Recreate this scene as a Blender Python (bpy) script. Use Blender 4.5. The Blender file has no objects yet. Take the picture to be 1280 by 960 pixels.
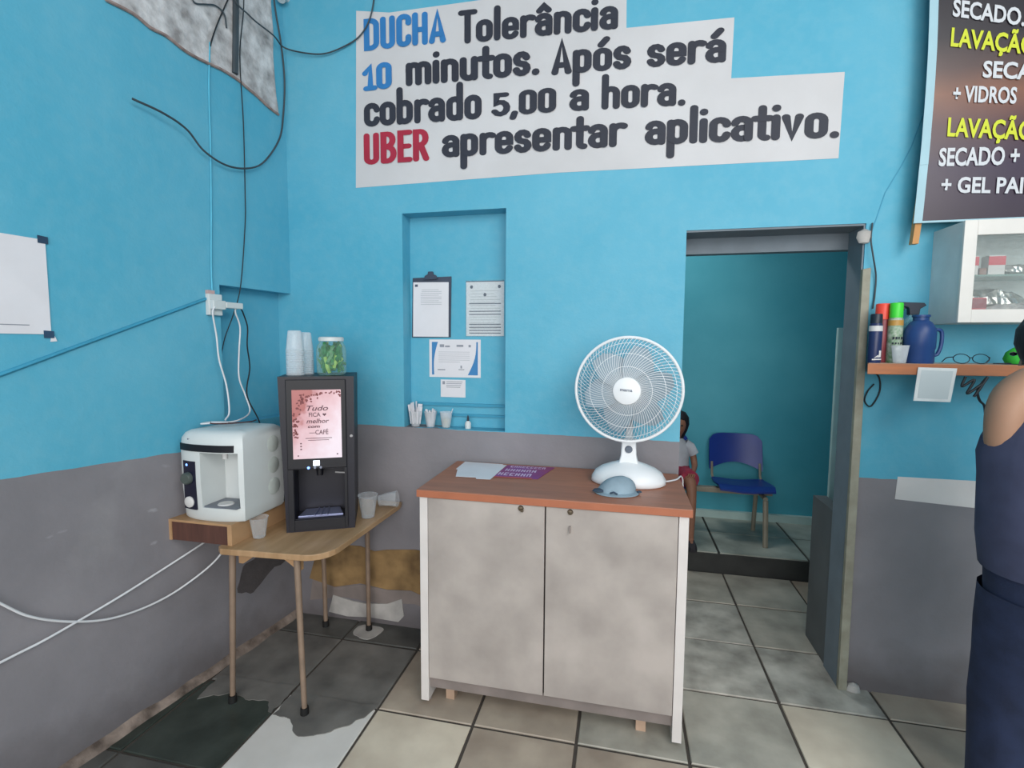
import bpy, bmesh, math, random
from mathutils import Vector, Matrix, noise
PI = math.pi
R = math.radians
random.seed(4)
C = bpy.context.scene.collection
SC = bpy.context.scene

# ------------------------------------------------------------------ camera, world, lights, exposure
cam_d = bpy.data.cameras.new('camera')
cam = bpy.data.objects.new('camera', cam_d)
C.objects.link(cam)
cam_d.sensor_width = 36.0
cam_d.lens = 36.0 * 622.63 / 1280.0
cam_d.clip_start = 0.02
_f = Vector((-0.21500515, 0.97335412, -0.07971533))
_r = Vector((0.97632916, 0.21619295, 0.00647927))
_u = Vector((-0.02354052, 0.07643533, 0.99679661))
cam.matrix_world = Matrix(((_r.x, _u.x, -_f.x, 0.0), (_r.y, _u.y, -_f.y, 0.0), (_r.z, _u.z, -_f.z, 1.45), (0, 0, 0, 1)))
SC.camera = cam

w = bpy.data.worlds.new('world')
SC.world = w
w.use_nodes = True
w.node_tree.nodes['Background'].inputs[0].default_value = (0.90, 0.95, 1.0, 1)
w.node_tree.nodes['Background'].inputs[1].default_value = 1.0

def area(name, loc, target, size, size_y, power, col):
    d = bpy.data.lights.new(name, 'AREA')
    d.shape = 'RECTANGLE'; d.size = size; d.size_y = size_y; d.energy = power; d.color = col
    o = bpy.data.objects.new(name, d); C.objects.link(o)
    o.location = loc
    o.rotation_euler = (Vector(target) - Vector(loc)).to_track_quat('-Z', 'Y').to_euler()
    return o
area('street_daylight', (0.6, -2.6, 1.9), (-0.4, 2.3, 1.2), 3.6, 2.6, 128, (1.0, 0.965, 0.93))
area('high_daylight', (1.7, -0.5, 3.1), (-1.3, 1.7, 0.6), 1.8, 1.4, 58, (1.0, 0.96, 0.91))
area('inner_room_lamp', (0.2, 3.3, 2.6), (0.5, 3.6, 0.5), 0.6, 0.3, 11, (1.0, 0.98, 0.95))

vs = SC.view_settings
vs.view_transform = 'Standard'; vs.look = 'None'; vs.gamma = 1.0; vs.use_curve_mapping = False
vs.exposure = 0.0

# ------------------------------------------------------------------ materials
def lin(c):
    if isinstance(c, str):
        c = c.lstrip('#'); c = [int(c[i:i + 2], 16) / 255 for i in (0, 2, 4)]
    return tuple((x / 12.92 if x <= 0.04045 else ((x + 0.055) / 1.055) ** 2.4) for x in c) + (1.0,)

def nd(nt, t, **k):
    n = nt.nodes.new(t)
    for a, b in k.items():
        if a.startswith('i_'):
            n.inputs[a[2:].replace('_', ' ')].default_value = b
        else:
            setattr(n, a, b)
    return n

def ramp(nt, src, stops):
    r = nt.nodes.new('ShaderNodeValToRGB')
    e = r.color_ramp.elements
    while len(e) < len(stops): e.new(0.5)
    for el, (p, c) in zip(e, stops):
        el.position = p; el.color = c if len(c) == 4 else tuple(c) + (1,)
    nt.links.new(src, r.inputs[0])
    return r

def mixc(nt, fac, a, b):
    m = nt.nodes.new('ShaderNodeMix'); m.data_type = 'RGBA'
    for s, v in ((0, fac), (6, a), (7, b)):
        if hasattr(v, 'is_output') or isinstance(v, bpy.types.NodeSocket): nt.links.new(v, m.inputs[s])
        else: m.inputs[s].default_value = v
    return m.outputs[2]

def math_(nt, op, a, b=0.0, clamp=False):
    m = nt.nodes.new('ShaderNodeMath'); m.operation = op; m.use_clamp = clamp
    for s, v in ((0, a), (1, b)):
        if isinstance(v, bpy.types.NodeSocket): nt.links.new(v, m.inputs[s])
        else: m.inputs[s].default_value = v
    return m.outputs[0]

def mat(name, col, rough=0.6, var=0.10, scale=9.0, bump=0.0, bscale=60.0, metal=0.0, stretch=None, col2=None, emit=0.0, alpha=1.0, spec=0.4, coords='Object'):
    m = bpy.data.materials.new(name); m.use_nodes = True
    nt = m.node_tree; b = nt.nodes['Principled BSDF']
    b.inputs['Roughness'].default_value = rough
    b.inputs['Metallic'].default_value = metal
    b.inputs['Specular IOR Level'].default_value = spec
    c = lin(col)
    tc = nt.nodes.new('ShaderNodeTexCoord'); mp = nt.nodes.new('ShaderNodeMapping')
    if coords == 'World': nt.links.new(nt.nodes.new('ShaderNodeNewGeometry').outputs['Position'], mp.inputs[0])
    else: nt.links.new(tc.outputs[coords], mp.inputs[0])
    if stretch: mp.inputs['Scale'].default_value = stretch
    nz = nd(nt, 'ShaderNodeTexNoise'); nz.inputs['Scale'].default_value = scale; nz.inputs['Detail'].default_value = 6
    nt.links.new(mp.outputs[0], nz.inputs['Vector'])
    c2 = lin(col2) if col2 else tuple(x * (1 - 2.2 * var) for x in c[:3]) + (1,)
    c1 = c if col2 else tuple(min(1, x * (1 + var)) for x in c[:3]) + (1,)
    rp = ramp(nt, nz.outputs[0], [(0.3, c2), (0.7, c1)])
    nt.links.new(rp.outputs[0], b.inputs['Base Color'])
    if emit > 0:
        nt.links.new(rp.outputs[0], b.inputs['Emission Color']); b.inputs['Emission Strength'].default_value = emit
    if bump > 0:
        n2 = nd(nt, 'ShaderNodeTexNoise'); n2.inputs['Scale'].default_value = bscale; n2.inputs['Detail'].default_value = 5
        nt.links.new(mp.outputs[0], n2.inputs['Vector'])
        bp = nt.nodes.new('ShaderNodeBump'); bp.inputs['Strength'].default_value = bump; bp.inputs['Distance'].default_value = 0.004
        nt.links.new(n2.outputs[0], bp.inputs['Height']); nt.links.new(bp.outputs[0], b.inputs['Normal'])
    if alpha < 1: b.inputs['Alpha'].default_value = alpha
    return m

def clear_mat(name, col, opacity, rough=0.15):
    m = bpy.data.materials.new(name); m.use_nodes = True
    nt = m.node_tree; b = nt.nodes['Principled BSDF']; out = nt.nodes['Material Output']
    b.inputs['Base Color'].default_value = lin(col); b.inputs['Roughness'].default_value = rough
    t = nt.nodes.new('ShaderNodeBsdfTransparent'); t.inputs[0].default_value = (0.96, 0.98, 0.98, 1)
    nz = nd(nt, 'ShaderNodeTexNoise'); nz.inputs['Scale'].default_value = 25
    lw = nt.nodes.new('ShaderNodeLayerWeight'); lw.inputs[0].default_value = 0.35
    f = math_(nt, 'MULTIPLY', lw.outputs[1], 0.5)
    f = math_(nt, 'ADD', f, opacity)
    f = math_(nt, 'ADD', f, math_(nt, 'MULTIPLY', math_(nt, 'SUBTRACT', nz.outputs[0], 0.5), 0.15), True)
    mx = nt.nodes.new('ShaderNodeMixShader')
    nt.links.new(f, mx.inputs[0]); nt.links.new(t.outputs[0], mx.inputs[1]); nt.links.new(b.outputs[0], mx.inputs[2])
    nt.links.new(mx.outputs[0], out.inputs[0])
    return m

def wall_mat(name, kind):
    """blue wall paint over a grey painted dado; the boundary is a painted line at a fixed height"""
    m = bpy.data.materials.new(name); m.use_nodes = True
    nt = m.node_tree; b = nt.nodes['Principled BSDF']
    b.inputs['Specular IOR Level'].default_value = 0.35
    g = nt.nodes.new('ShaderNodeNewGeometry'); sp = nt.nodes.new('ShaderNodeSeparateXYZ')
    nt.links.new(g.outputs['Position'], sp.inputs[0])
    X, Y, Z = sp.outputs
    def nz(s, d=5, vec=None):
        n = nd(nt, 'ShaderNodeTexNoise'); n.inputs['Scale'].default_value = s; n.inputs['Detail'].default_value = d
        nt.links.new(vec or g.outputs['Position'], n.inputs['Vector']); return n.outputs[0]
    wob = math_(nt, 'MULTIPLY', math_(nt, 'SUBTRACT', nz(9), 0.5), 0.012)
    if kind == 'back':
        s = math_(nt, 'GREATER_THAN', X, 0.9)
        thr = math_(nt, 'SUBTRACT', math_(nt, 'SUBTRACT', 1.028, math_(nt, 'MULTIPLY', X, 0.009)), math_(nt, 'MULTIPLY', s, 0.105))
    elif kind == 'left':
        thr = math_(nt, 'SUBTRACT', 1.092, math_(nt, 'MULTIPLY', Y, 0.053))
    else:
        thr = math_(nt, 'ADD', 0.0, 0.17)
    if kind in ('back', 'left'):
        # below the niche the boundary is the ledge itself
        pass
    f = math_(nt, 'GREATER_THAN', math_(nt, 'ADD', Z, wob), thr)
    if kind == 'inner':
        blue = ramp(nt, nz(1.7), [(0.3, lin('#419fb3')), (0.75, lin('#58b2c4'))]).outputs[0]
        grey = ramp(nt, nz(6), [(0.3, lin('#7fb1ab')), (0.7, lin('#a3c5bd'))]).outputs[0]
    else:
        blue = ramp(nt, nz(1.9), [(0.3, lin('#4ca3bf')), (0.72, lin('#62aec7'))]).outputs[0]
        fine = ramp(nt, nz(24, 8), [(0.42, (0, 0, 0)), (0.75, (0.16, 0.16, 0.16))]).outputs[0]
        blue = mixc(nt, fine, blue, lin('#88bac8'))
        grey = ramp(nt, nz(3.1), [(0.3, lin('#7a787d')), (0.75, lin('#8c898e'))]).outputs[0]
        scuff = ramp(nt, nz(2.6, 9), [(0.62, (0, 0, 0)), (0.74, (0.35, 0.35, 0.35))]).outputs[0]
        grey = mixc(nt, scuff, grey, lin('#9b9a9c'))
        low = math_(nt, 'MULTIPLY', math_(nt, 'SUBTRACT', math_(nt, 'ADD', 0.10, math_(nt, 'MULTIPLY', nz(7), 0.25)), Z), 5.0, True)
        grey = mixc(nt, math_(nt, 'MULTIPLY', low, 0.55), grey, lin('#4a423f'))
    col = mixc(nt, f, grey, blue)
    if kind == 'left':
        # whitish scrapes on the grey dado
        v = nt.nodes.new('ShaderNodeMapping'); v.inputs['Scale'].default_value = (1, 2.2, 5)
        v.inputs['Rotation'].default_value = (R(-28), 0, 0)
        nt.links.new(g.outputs['Position'], v.inputs[0])
        sc = ramp(nt, nz(2.3, 7, v.outputs[0]), [(0.66, (0, 0, 0)), (0.72, (0.5, 0.5, 0.5))]).outputs[0]
        below = math_(nt, 'MULTIPLY', math_(nt, 'SUBTRACT', 1.0, f), math_(nt, 'GREATER_THAN', Z, 0.6))
        col = mixc(nt, math_(nt, 'MULTIPLY', nd_rgb(nt, sc), below), col, lin('#b8bac0'))
    nt.links.new(col, b.inputs['Base Color'])
    b.inputs['Roughness'].default_value = 0.55
    bp = nt.nodes.new('ShaderNodeBump'); bp.inputs['Strength'].default_value = 0.35; bp.inputs['Distance'].default_value = 0.006
    hh = math_(nt, 'ADD', nz(14, 6), math_(nt, 'MULTIPLY', nz(90, 3), 0.25))
    nt.links.new(hh, bp.inputs['Height']); nt.links.new(bp.outputs[0], b.inputs['Normal'])
    return m

def nd_rgb(nt, s):
    n = nt.nodes.new('ShaderNodeRGBToBW'); nt.links.new(s, n.inputs[0]); return n.outputs[0]

M = {}
M['wall_back'] = wall_mat('wall_back_paint', 'back')
M['wall_left'] = wall_mat('wall_left_paint', 'left')
M['wall_inner'] = wall_mat('wall_inner_paint', 'inner')
M['ceiling'] = mat('ceiling_paint', '#c9ccd0', 0.9, var=0.03, bump=0.2)
M['side_wall'] = mat('side_wall_paint', '#62aec7', 0.8, var=0.03)
M['joint'] = mat('tile_joint', '#4b4540', 0.9, scale=20)
def tile_mat(name, a, b, s=5.0, rough=0.42):
    return mat(name, a, rough, scale=s, col2=b, bump=0.15, bscale=30, coords='World')
M['tile_cream'] = tile_mat('tile_cream', '#dcd2bf', '#b8ab9a', 4)
M['tile_beige'] = tile_mat('tile_beige', '#b5a898', '#938679', 5)
M['tile_grey'] = tile_mat('tile_grey', '#b9b4a8', '#8e8a80', 6)
M['tile_worn'] = tile_mat('tile_worn', '#c6c2b8', '#86827a', 8)
M['tile_white'] = tile_mat('tile_white', '#e2dfdb', '#c9c6c1', 3)
M['tile_dark'] = tile_mat('tile_dark', '#434a45', '#2c332f', 7, 0.3)
M['cement'] = tile_mat('cement', '#7d7b77', '#585755', 6, 0.5)
M['cement_dark'] = tile_mat('cement_dark', '#605f5c', '#424341', 7, 0.4)
M['tile_inner'] = tile_mat('tile_inner', '#bcc2b8', '#82877f', 5)
M['riser'] = mat('riser', '#3a3b3a', 0.8, bump=0.3)
M['plaster'] = mat('raw_plaster', '#d3d2d3', 0.95, scale=17, col2='#8b8888', bump=1.0, bscale=45, coords='Object')
M['plaster_edge'] = mat('raw_plaster_edge', '#a58f88', 0.95, scale=30, col2='#7a6863', bump=0.6)
M['ochre'] = mat('ochre_render', '#a08258', 0.95, scale=9, col2='#6b553a', bump=0.7, bscale=25)
M['whitewash'] = mat('whitewash', '#bdbab6', 0.95, scale=8, col2='#8d8a88', bump=0.5, bscale=25)
M['sign_white'] = mat('sign_white_paint', '#c9c8ca', 0.7, scale=3, var=0.04, bump=0.15, bscale=40)
M['white_patch'] = mat('white_patch_paint', '#d6d3d2', 0.8, scale=4, var=0.06)
M['letter_black'] = mat('letter_black', '#2c2f3b', 0.6, var=0.05)
M['letter_blue'] = mat('letter_blue', '#2f78b6', 0.6, var=0.05)
M['letter_red'] = mat('letter_red', '#a3243d', 0.6, var=0.05)
M['cable_black'] = mat('cable_black', '#22262b', 0.5)
M['cable_grey'] = mat('cable_dark_grey', '#3d474e', 0.5)
M['cable_white'] = mat('cable_white', '#d8dade', 0.45, var=0.04)
M['cable_blue'] = mat('cable_painted_blue', '#57b4d0', 0.5, var=0.05)
M['cable_shade'] = mat('conduit_blue_groove_shade', '#3b93b2', 0.6, var=0.05)  # conduit paint, also the painted groove shade on the niche ledges
M['white_plastic'] = mat('white_plastic', '#ced3d3', 0.35, var=0.02)
M['fan_white'] = mat('fan_white', '#e2e5e8', 0.35, var=0.02)
M['off_white'] = mat('off_white', '#cdcccb', 0.5, var=0.03)
M['grille_back'] = mat('grille_back', '#b7c0c6', 0.5, var=0.03)
M['blade'] = mat('fan_blade', '#8fa3b0', 0.4, var=0.04)
M['knob_grey'] = mat('knob_grey', '#66707f', 0.4)
M['cab_top'] = mat('cabinet_top_laminate', '#ad7054', 0.38, scale=4, col2='#96614a', stretch=(1, 9, 1))
M['cab_edge'] = mat('cabinet_top_edge', '#a9674b', 0.45, var=0.05)
M['cab_white'] = mat('cabinet_side_white', '#d3cdca', 0.5, var=0.03)
M['cab_door'] = mat('cabinet_door_stone', '#b3aaa4', 0.5, scale=5, col2='#958d88', coords='Object')
M['kick'] = mat('kick_board', '#847a76', 0.6)
M['beige_foot'] = mat('beige_foot', '#b99c86', 0.6)
M['dark_gap'] = mat('dark_gap', '#2e2a28', 0.8)
M['steel'] = mat('steel', '#8d8d8f', 0.3, metal=0.9, var=0.03)
M['brass'] = mat('old_lock', '#6d6152', 0.35, metal=0.8)
M['table_wood'] = mat('table_wood', '#b39270', 0.38, scale=4, col2='#997a58', stretch=(8, 1, 1))
M['table_edge'] = mat('table_edge', '#b08c68', 0.5, var=0.08)
M['dark_wood'] = mat('tray_dark_wood', '#5e3f36', 0.5, scale=5, col2='#4a322c', stretch=(8, 1, 1))
M['leg_brown'] = mat('table_leg_brown', '#8c7868', 0.5, scale=15, metal=0.1)
M['rubber'] = mat('black_rubber', '#191919', 0.7)
M['machine'] = mat('machine_black', '#15151c', 0.45, var=0.04)
M['machine_side'] = mat('machine_side', '#1b1b26', 0.45, var=0.04)
M['machine_glass'] = mat('machine_glossy', '#1b1c30', 0.2, var=0.04)
M['lit_display'] = mat('lit_display', '#e8f2ff', 0.4, emit=1.6, var=0.0)
M['led_blue'] = mat('led_blue', '#6f9bff', 0.4, emit=3.0, var=0.0)
M['led_dim'] = mat('led_dim', '#7f8494', 0.4, emit=0.15, var=0.0)
M['tray_steel'] = mat('tray_steel', '#8e95b8', 0.28, metal=0.7, var=0.05)  # bluish tint paints in the bluish light on the drip tray
M['bean'] = mat('coffee_bean_print', '#70373a', 0.5, emit=0.25)
M['print_dark'] = mat('print_dark', '#5b3b45', 0.5, emit=0.2)
M['print_brown'] = mat('print_brown', '#a8564f', 0.5, emit=0.5, scale=30, col2='#8a4242')
M['paper'] = mat('paper', '#dbdadf', 0.8, var=0.02)
M['paper_grey'] = mat('paper_print_grey', '#8f939d', 0.8, var=0.02)
M['paper_pale'] = mat('paper_print_pale', '#b7b9bf', 0.8, var=0.02)
M['paper_dark'] = mat('paper_print_dark', '#50566a', 0.8, var=0.02)
M['paper_blue'] = mat('paper_print_blue', '#3f7fb4', 0.7, var=0.02)
M['tape'] = mat('dark_tape', '#2e4660', 0.5)
M['clip_dark'] = mat('clip_dark', '#3c4456', 0.5)
M['purple'] = mat('flyer_purple', '#7d3f8e', 0.5, scale=6, col2='#8f3a62')
M['flyer_edge'] = mat('flyer_edge', '#c45a5c', 0.5)
M['hat'] = mat('hat_cloth', '#8ba0ad', 0.9, bump=0.3, bscale=200)
M['hat_dark'] = mat('hat_lining', '#39495a', 0.9)
M['clear'] = clear_mat('clear_cup', '#dfe4ea', 0.16)
M['clear_thick'] = clear_mat('clear_cup_stack', '#e3e8ee', 0.42)
M['clear_jar'] = clear_mat('clear_jar', '#bfe0cf', 0.08)
M['glass'] = clear_mat('cabinet_glass', '#dfe6e6', 0.05, 0.05)
M['sachet_green'] = mat('sachet_green', '#3b8a50', 0.4, scale=40, col2='#235f38')
M['sachet_light'] = mat('sachet_light', '#9fc46a', 0.4, scale=40)
M['door_grey'] = mat('door_reveal_grey', '#76818a', 0.6, var=0.06)
M['lintel'] = mat('lintel_grey', '#6f7a83', 0.6, var=0.06)
M['post'] = mat('door_post_tan', '#9d9c8d', 0.6, scale=12, col2='#7f7b6c')
M['dado_grey'] = mat('dado_dark_grey', '#64686a', 0.6, scale=5, var=0.08)
M['board_white'] = mat('board_white', '#b9d3cf', 0.6, var=0.04)
M['seat_blue'] = mat('seat_blue_plastic', '#1d3788', 0.35, var=0.04)
M['bench_steel'] = mat('bench_steel', '#8b8577', 0.45, var=0.08)
M['shelf_wood'] = mat('shelf_wood', '#b3714b', 0.55, scale=5, col2='#8d634d', stretch=(1, 6, 6))
M['shelf_top'] = mat('shelf_top', '#b9a08e', 0.5)
M['batten'] = mat('batten_wood', '#c08c55', 0.6, var=0.1)
M['bottle_navy'] = mat('can_navy', '#232f5a', 0.35)
M['bottle_blue'] = mat('bottle_blue', '#27467e', 0.4, var=0.08)
M['cap_red'] = mat('cap_red', '#e4493a', 0.4, var=0.03)
M['can_red'] = mat('can_dark_red', '#8c3b45', 0.4)
M['cap_green'] = mat('cap_green', '#43d43b', 0.4, var=0.03)
M['cap_yellow'] = mat('cap_orange_band', '#c99a4d', 0.4)
M['can_print'] = mat('can_print', '#bcc4b9', 0.4, scale=60, col2='#3f7a45')
M['trigger'] = mat('trigger_black', '#1f2938', 0.4)
M['green_cloth'] = mat('green_sponge', '#3fc043', 0.8, bump=0.4)
M['cabinet_side'] = mat('wall_cabinet_side', '#d3d8d7', 0.5, var=0.05)
M['cabinet_frame'] = mat('wall_cabinet_frame', '#dad7d2', 0.45, var=0.03)
M['cabinet_in'] = mat('wall_cabinet_inside', '#c3c8c5', 0.6)
M['box_white'] = mat('box_white', '#cfc9c6', 0.6)
M['box_red'] = mat('box_red', '#c23a48', 0.5, var=0.05)
M['box_brown'] = mat('box_brown', '#86645a', 0.6)
def foil():
    m = mat('crinkled_foil', '#d6d2cc', 0.2, metal=0.75, scale=40, col2='#8c8a86', bump=1.0, bscale=28); return m
M['foil'] = foil()
M['banner_edge'] = mat('banner_edge', '#9fc3cf', 0.5, var=0.03)
M['text_white'] = mat('banner_text_white', '#c8cbd0', 0.5, var=0.0)
M['text_yellow'] = mat('banner_text_yellow', '#c7cf2e', 0.5, var=0.0)
M['text_green'] = mat('banner_art_green', '#5c9a3a', 0.5)
M['skin'] = mat('skin', '#a07c66', 0.55, var=0.05)
M['skin_dark'] = mat('skin_dark', '#8d6450', 0.55, var=0.05)
M['hair'] = mat('hair_black', '#1c1a20', 0.6, scale=60, stretch=(1, 1, 0.2), bump=0.6)
M['shirt_navy'] = mat('shirt_slate', '#3c415a', 0.9, var=0.12, bump=0.2)
M['jeans'] = mat('jeans_navy', '#222c47', 0.9, scale=14, var=0.15, bump=0.2, bscale=200)
M['girl_shirt'] = mat('girl_shirt', '#b9bfc8', 0.9)
M['girl_shorts'] = mat('girl_shorts', '#a8384e', 0.9, scale=30, col2='#7d2f48')
M['shoe'] = mat('shoe_dark', '#2c2a30', 0.7)
M['eye'] = mat('eye_dark', '#141214', 0.3)
M['lip'] = mat('lip', '#9c5a52', 0.5)

def banner_mat():
    m = bpy.data.materials.new('banner_print'); m.use_nodes = True
    nt = m.node_tree; b = nt.nodes['Principled BSDF']; b.inputs['Roughness'].default_value = 0.33
    tc = nt.nodes.new('ShaderNodeTexCoord')
    sp = nt.nodes.new('ShaderNodeSeparateXYZ'); nt.links.new(tc.outputs['Object'], sp.inputs[0])
    rp = ramp(nt, math_(nt, 'DIVIDE', math_(nt, 'SUBTRACT', sp.outputs[2], 1.92), 0.9),
              [(0.0, lin('#40333f')), (0.22, lin('#3a2a44')), (0.38, lin('#5a3a3c')), (0.50, lin('#8a5a44')), (0.60, lin('#57403c')), (0.72, lin('#242229')), (1.0, lin('#1f1f28'))])
    nz = nd(nt, 'ShaderNodeTexNoise'); nz.inputs['Scale'].default_value = 5; nt.links.new(tc.outputs['Object'], nz.inputs['Vector'])
    c = mixc(nt, math_(nt, 'MULTIPLY', nz.outputs[0], 0.55), rp.outputs[0], lin('#2a2029'))
    nt.links.new(c, b.inputs['Base Color'])
    return m
M['banner'] = banner_mat()

def screen_mat():
    m = bpy.data.materials.new('backlit_screen'); m.use_nodes = True
    nt = m.node_tree; b = nt.nodes['Principled BSDF']; b.inputs['Roughness'].default_value = 0.3
    tc = nt.nodes.new('ShaderNodeTexCoord')
    sp = nt.nodes.new('ShaderNodeSeparateXYZ'); nt.links.new(tc.outputs['Object'], sp.inputs[0])
    # printed pale rose sheet, warmer towards its lower right, brown corner at the upper left
    d = math_(nt, 'ADD', math_(nt, 'MULTIPLY', sp.outputs[0], -2.6), math_(nt, 'MULTIPLY', sp.outputs[2], 1.7))
    nz = nd(nt, 'ShaderNodeTexNoise'); nz.inputs['Scale'].default_value = 22; nt.links.new(tc.outputs['Object'], nz.inputs['Vector'])
    d = math_(nt, 'ADD', d, math_(nt, 'MULTIPLY', nz.outputs[0], 0.35))
    rp = ramp(nt, d, [(0.30, lin('#c9bcc4')), (0.60, lin('#bda0a6')), (0.80, lin('#ad8287')), (0.86, lin('#8f4f4d'))])
    nt.links.new(rp.outputs[0], b.inputs['Base Color'])
    nt.links.new(rp.outputs[0], b.inputs['Emission Color']); b.inputs['Emission Strength'].default_value = 0.55
    return m
M['screen'] = screen_mat()

# ------------------------------------------------------------------ mesh helpers
class MB:
    def __init__(s): s.v = []; s.f = []
    def add(s, vs, fs):
        n = len(s.v); s.v += [tuple(v) for v in vs]; s.f += [tuple(i + n for i in f) for f in fs]; return s
    def box(s, a, b, mtx=None):
        (x0, y0, z0), (x1, y1, z1) = a, b
        vs = [Vector(p) for p in ((x0, y0, z0), (x1, y0, z0), (x1, y1, z0), (x0, y1, z0), (x0, y0, z1), (x1, y0, z1), (x1, y1, z1), (x0, y1, z1))]
        if mtx: vs = [mtx @ v for v in vs]
        return s.add(vs, [(0, 3, 2, 1), (4, 5, 6, 7), (0, 1, 5, 4), (1, 2, 6, 5), (2, 3, 7, 6), (3, 0, 4, 7)])
    def prism(s, poly, a, b, axis='z', mtx=None):
        n = len(poly)
        def P(p, h):
            v = Vector((p[0], p[1], h)) if axis == 'z' else (Vector((p[0], h, p[1])) if axis == 'y' else Vector((h, p[0], p[1])))
            return mtx @ v if mtx else v
        vs = [P(p, a) for p in poly] + [P(p, b) for p in poly]
        fs = [tuple(range(n))[::-1], tuple(range(n, 2 * n))] + [(i, (i + 1) % n, n + (i + 1) % n, n + i) for i in range(n)]
        return s.add(vs, fs)
    def lathe(s, prof, seg=24, c=(0, 0, 0), mtx=None, sx=1.0, sy=1.0):
        vs = []; fs = []
        for r, z in prof:
            for k in range(seg):
                a = 2 * PI * k / seg
                v = Vector((c[0] + r * sx * math.cos(a), c[1] + r * sy * math.sin(a), c[2] + z))
                vs.append(mtx @ v if mtx else v)
        for i in range(len(prof) - 1):
            for k in range(seg):
                k2 = (k + 1) % seg
                fs.append((i * seg + k, i * seg + k2, (i + 1) * seg + k2, (i + 1) * seg + k))
        return s.add(vs, fs)
    def disc(s, c, r, seg=20, n=(0, 0, 1), r2=None):
        n = Vector(n).normalized(); u = n.orthogonal().normalized(); t = n.cross(u)
        vs = [Vector(c) + u * r * math.cos(2 * PI * k / seg) + t * (r2 or r) * math.sin(2 * PI * k / seg) for k in range(seg)]
        return s.add(vs, [tuple(range(seg))])
    def tube(s, pts, r, seg=6, closed=False, r1=None):
        pts = [Vector(p) for p in pts]; n = len(pts); vs = []; fs = []
        prev = None
        for i, p in enumerate(pts):
            if closed: t = (pts[(i + 1) % n] - pts[i - 1])
            else: t = pts[min(i + 1, n - 1)] - pts[max(i - 1, 0)]
            t = t.normalized() if t.length > 1e-9 else Vector((0, 0, 1))
            u = (prev - t * prev.dot(t)) if prev else t.orthogonal()
            u = u.normalized() if u.length > 1e-9 else t.orthogonal().normalized()
            prev = u; wv = t.cross(u)
            rr = r if r1 is None else r + (r1 - r) * i / (n - 1)
            for k in range(seg):
                a = 2 * PI * k / seg; vs.append(p + (u * math.cos(a) + wv * math.sin(a)) * rr)
        for i in range(n if closed else n - 1):
            j = (i + 1) % n
            for k in range(seg):
                k2 = (k + 1) % seg; fs.append((i * seg + k, i * seg + k2, j * seg + k2, j * seg + k))
        if not closed: fs += [tuple(range(seg))[::-1], tuple(range((n - 1) * seg, n * seg))]
        return s.add(vs, fs)
    def loft(s, rings, cap=True):
        n = len(rings[0]); vs = [p for r in rings for p in r]; fs = []
        for i in range(len(rings) - 1):
            for k in range(n):
                k2 = (k + 1) % n; fs.append((i * n + k, i * n + k2, (i + 1) * n + k2, (i + 1) * n + k))
        if cap: fs += [tuple(range(n))[::-1], tuple(range((len(rings) - 1) * n, len(rings) * n))]
        return s.add(vs, fs)
    def build(s, name, m, parent=None, smooth=False, bevel=0.0, seg=2, loc=None, rot=None, angle=40):
        me = bpy.data.meshes.new(name); me.from_pydata(s.v, [], s.f)
        bm = bmesh.new(); bm.from_mesh(me); bmesh.ops.recalc_face_normals(bm, faces=bm.faces); bm.to_mesh(me); bm.free()
        me.materials.append(m if not isinstance(m, str) else M[m])
        if smooth:
            for p in me.polygons: p.use_smooth = True
            try: me.set_sharp_from_angle(angle=R(angle))
            except Exception: pass
        o = bpy.data.objects.new(name, me); C.objects.link(o)
        if parent: o.parent = parent
        if loc: o.location = loc
        if rot: o.rotation_euler = rot
        if bevel > 0:
            b = o.modifiers.new('bevel', 'BEVEL'); b.width = bevel; b.segments = seg; b.limit_method = 'ANGLE'; b.angle_limit = R(50)
            b.harden_normals = False
            if not smooth:
                for p in me.polygons: p.use_smooth = False
        return o

def thing(name, label, cat, loc=(0, 0, 0), rz=0.0, group=None):
    o = bpy.data.objects.new(name, None); C.objects.link(o)
    o.empty_display_size = 0.05; o.location = loc; o.rotation_euler = (0, 0, rz)
    o['label'] = label; o['category'] = cat
    if group: o['group'] = group
    return o
def tag(o, label, cat, group=None, kind=None):
    o['label'] = label; o['category'] = cat
    if group: o['group'] = group
    if kind: o['kind'] = kind
    return o
def struct(o, label=None):
    o['kind'] = 'structure'
    if label: o['label'] = label
    return o
def dup(root, loc, rz=None):
    r = root.copy(); C.objects.link(r); r.location = loc
    if rz is not None: r.rotation_euler = (0, 0, rz)
    for ch in list(root.children):
        c = ch.copy(); C.objects.link(c); c.parent = r
    return r
def spline(pts, n=8):
    """Catmull-Rom through the points"""
    P = [Vector(p) for p in pts]; P = [P[0] * 2 - P[1]] + P + [P[-1] * 2 - P[-2]]; out = []
    for i in range(1, len(P) - 2):
        for k in range(n):
            t = k / n; a, b, c, d = P[i - 1], P[i], P[i + 1], P[i + 2]
            out.append(0.5 * ((2 * b) + (c - a) * t + (2 * a - 5 * b + 4 * c - d) * t * t + (3 * b - a - 3 * c + d) * t ** 3))
    out.append(P[-2]); return out
def cut(o, boxes):
    """carve boxes (object-local) out of a mesh and bake the result"""
    mb = MB()
    for a, b in boxes: mb.box(a, b)
    c = mb.build('cutter', 'dark_gap'); c.matrix_world = o.matrix_world.copy()
    c.parent = o.parent
    if o.parent: c.location = o.location
    md = o.modifiers.new('cut', 'BOOLEAN'); md.operation = 'DIFFERENCE'; md.object = c; md.solver = 'EXACT'
    bpy.context.view_layer.update()
    me = bpy.data.meshes.new_from_object(o.evaluated_get(bpy.context.evaluated_depsgraph_get()))
    o.modifiers.clear(); o.data = me
    bpy.data.objects.remove(c)
def LX(y, off=0.0): return -1.6661 - 0.1333 * (2.2742 - y) + off    # face of the left wall at depth y
D = 2.2742

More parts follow.
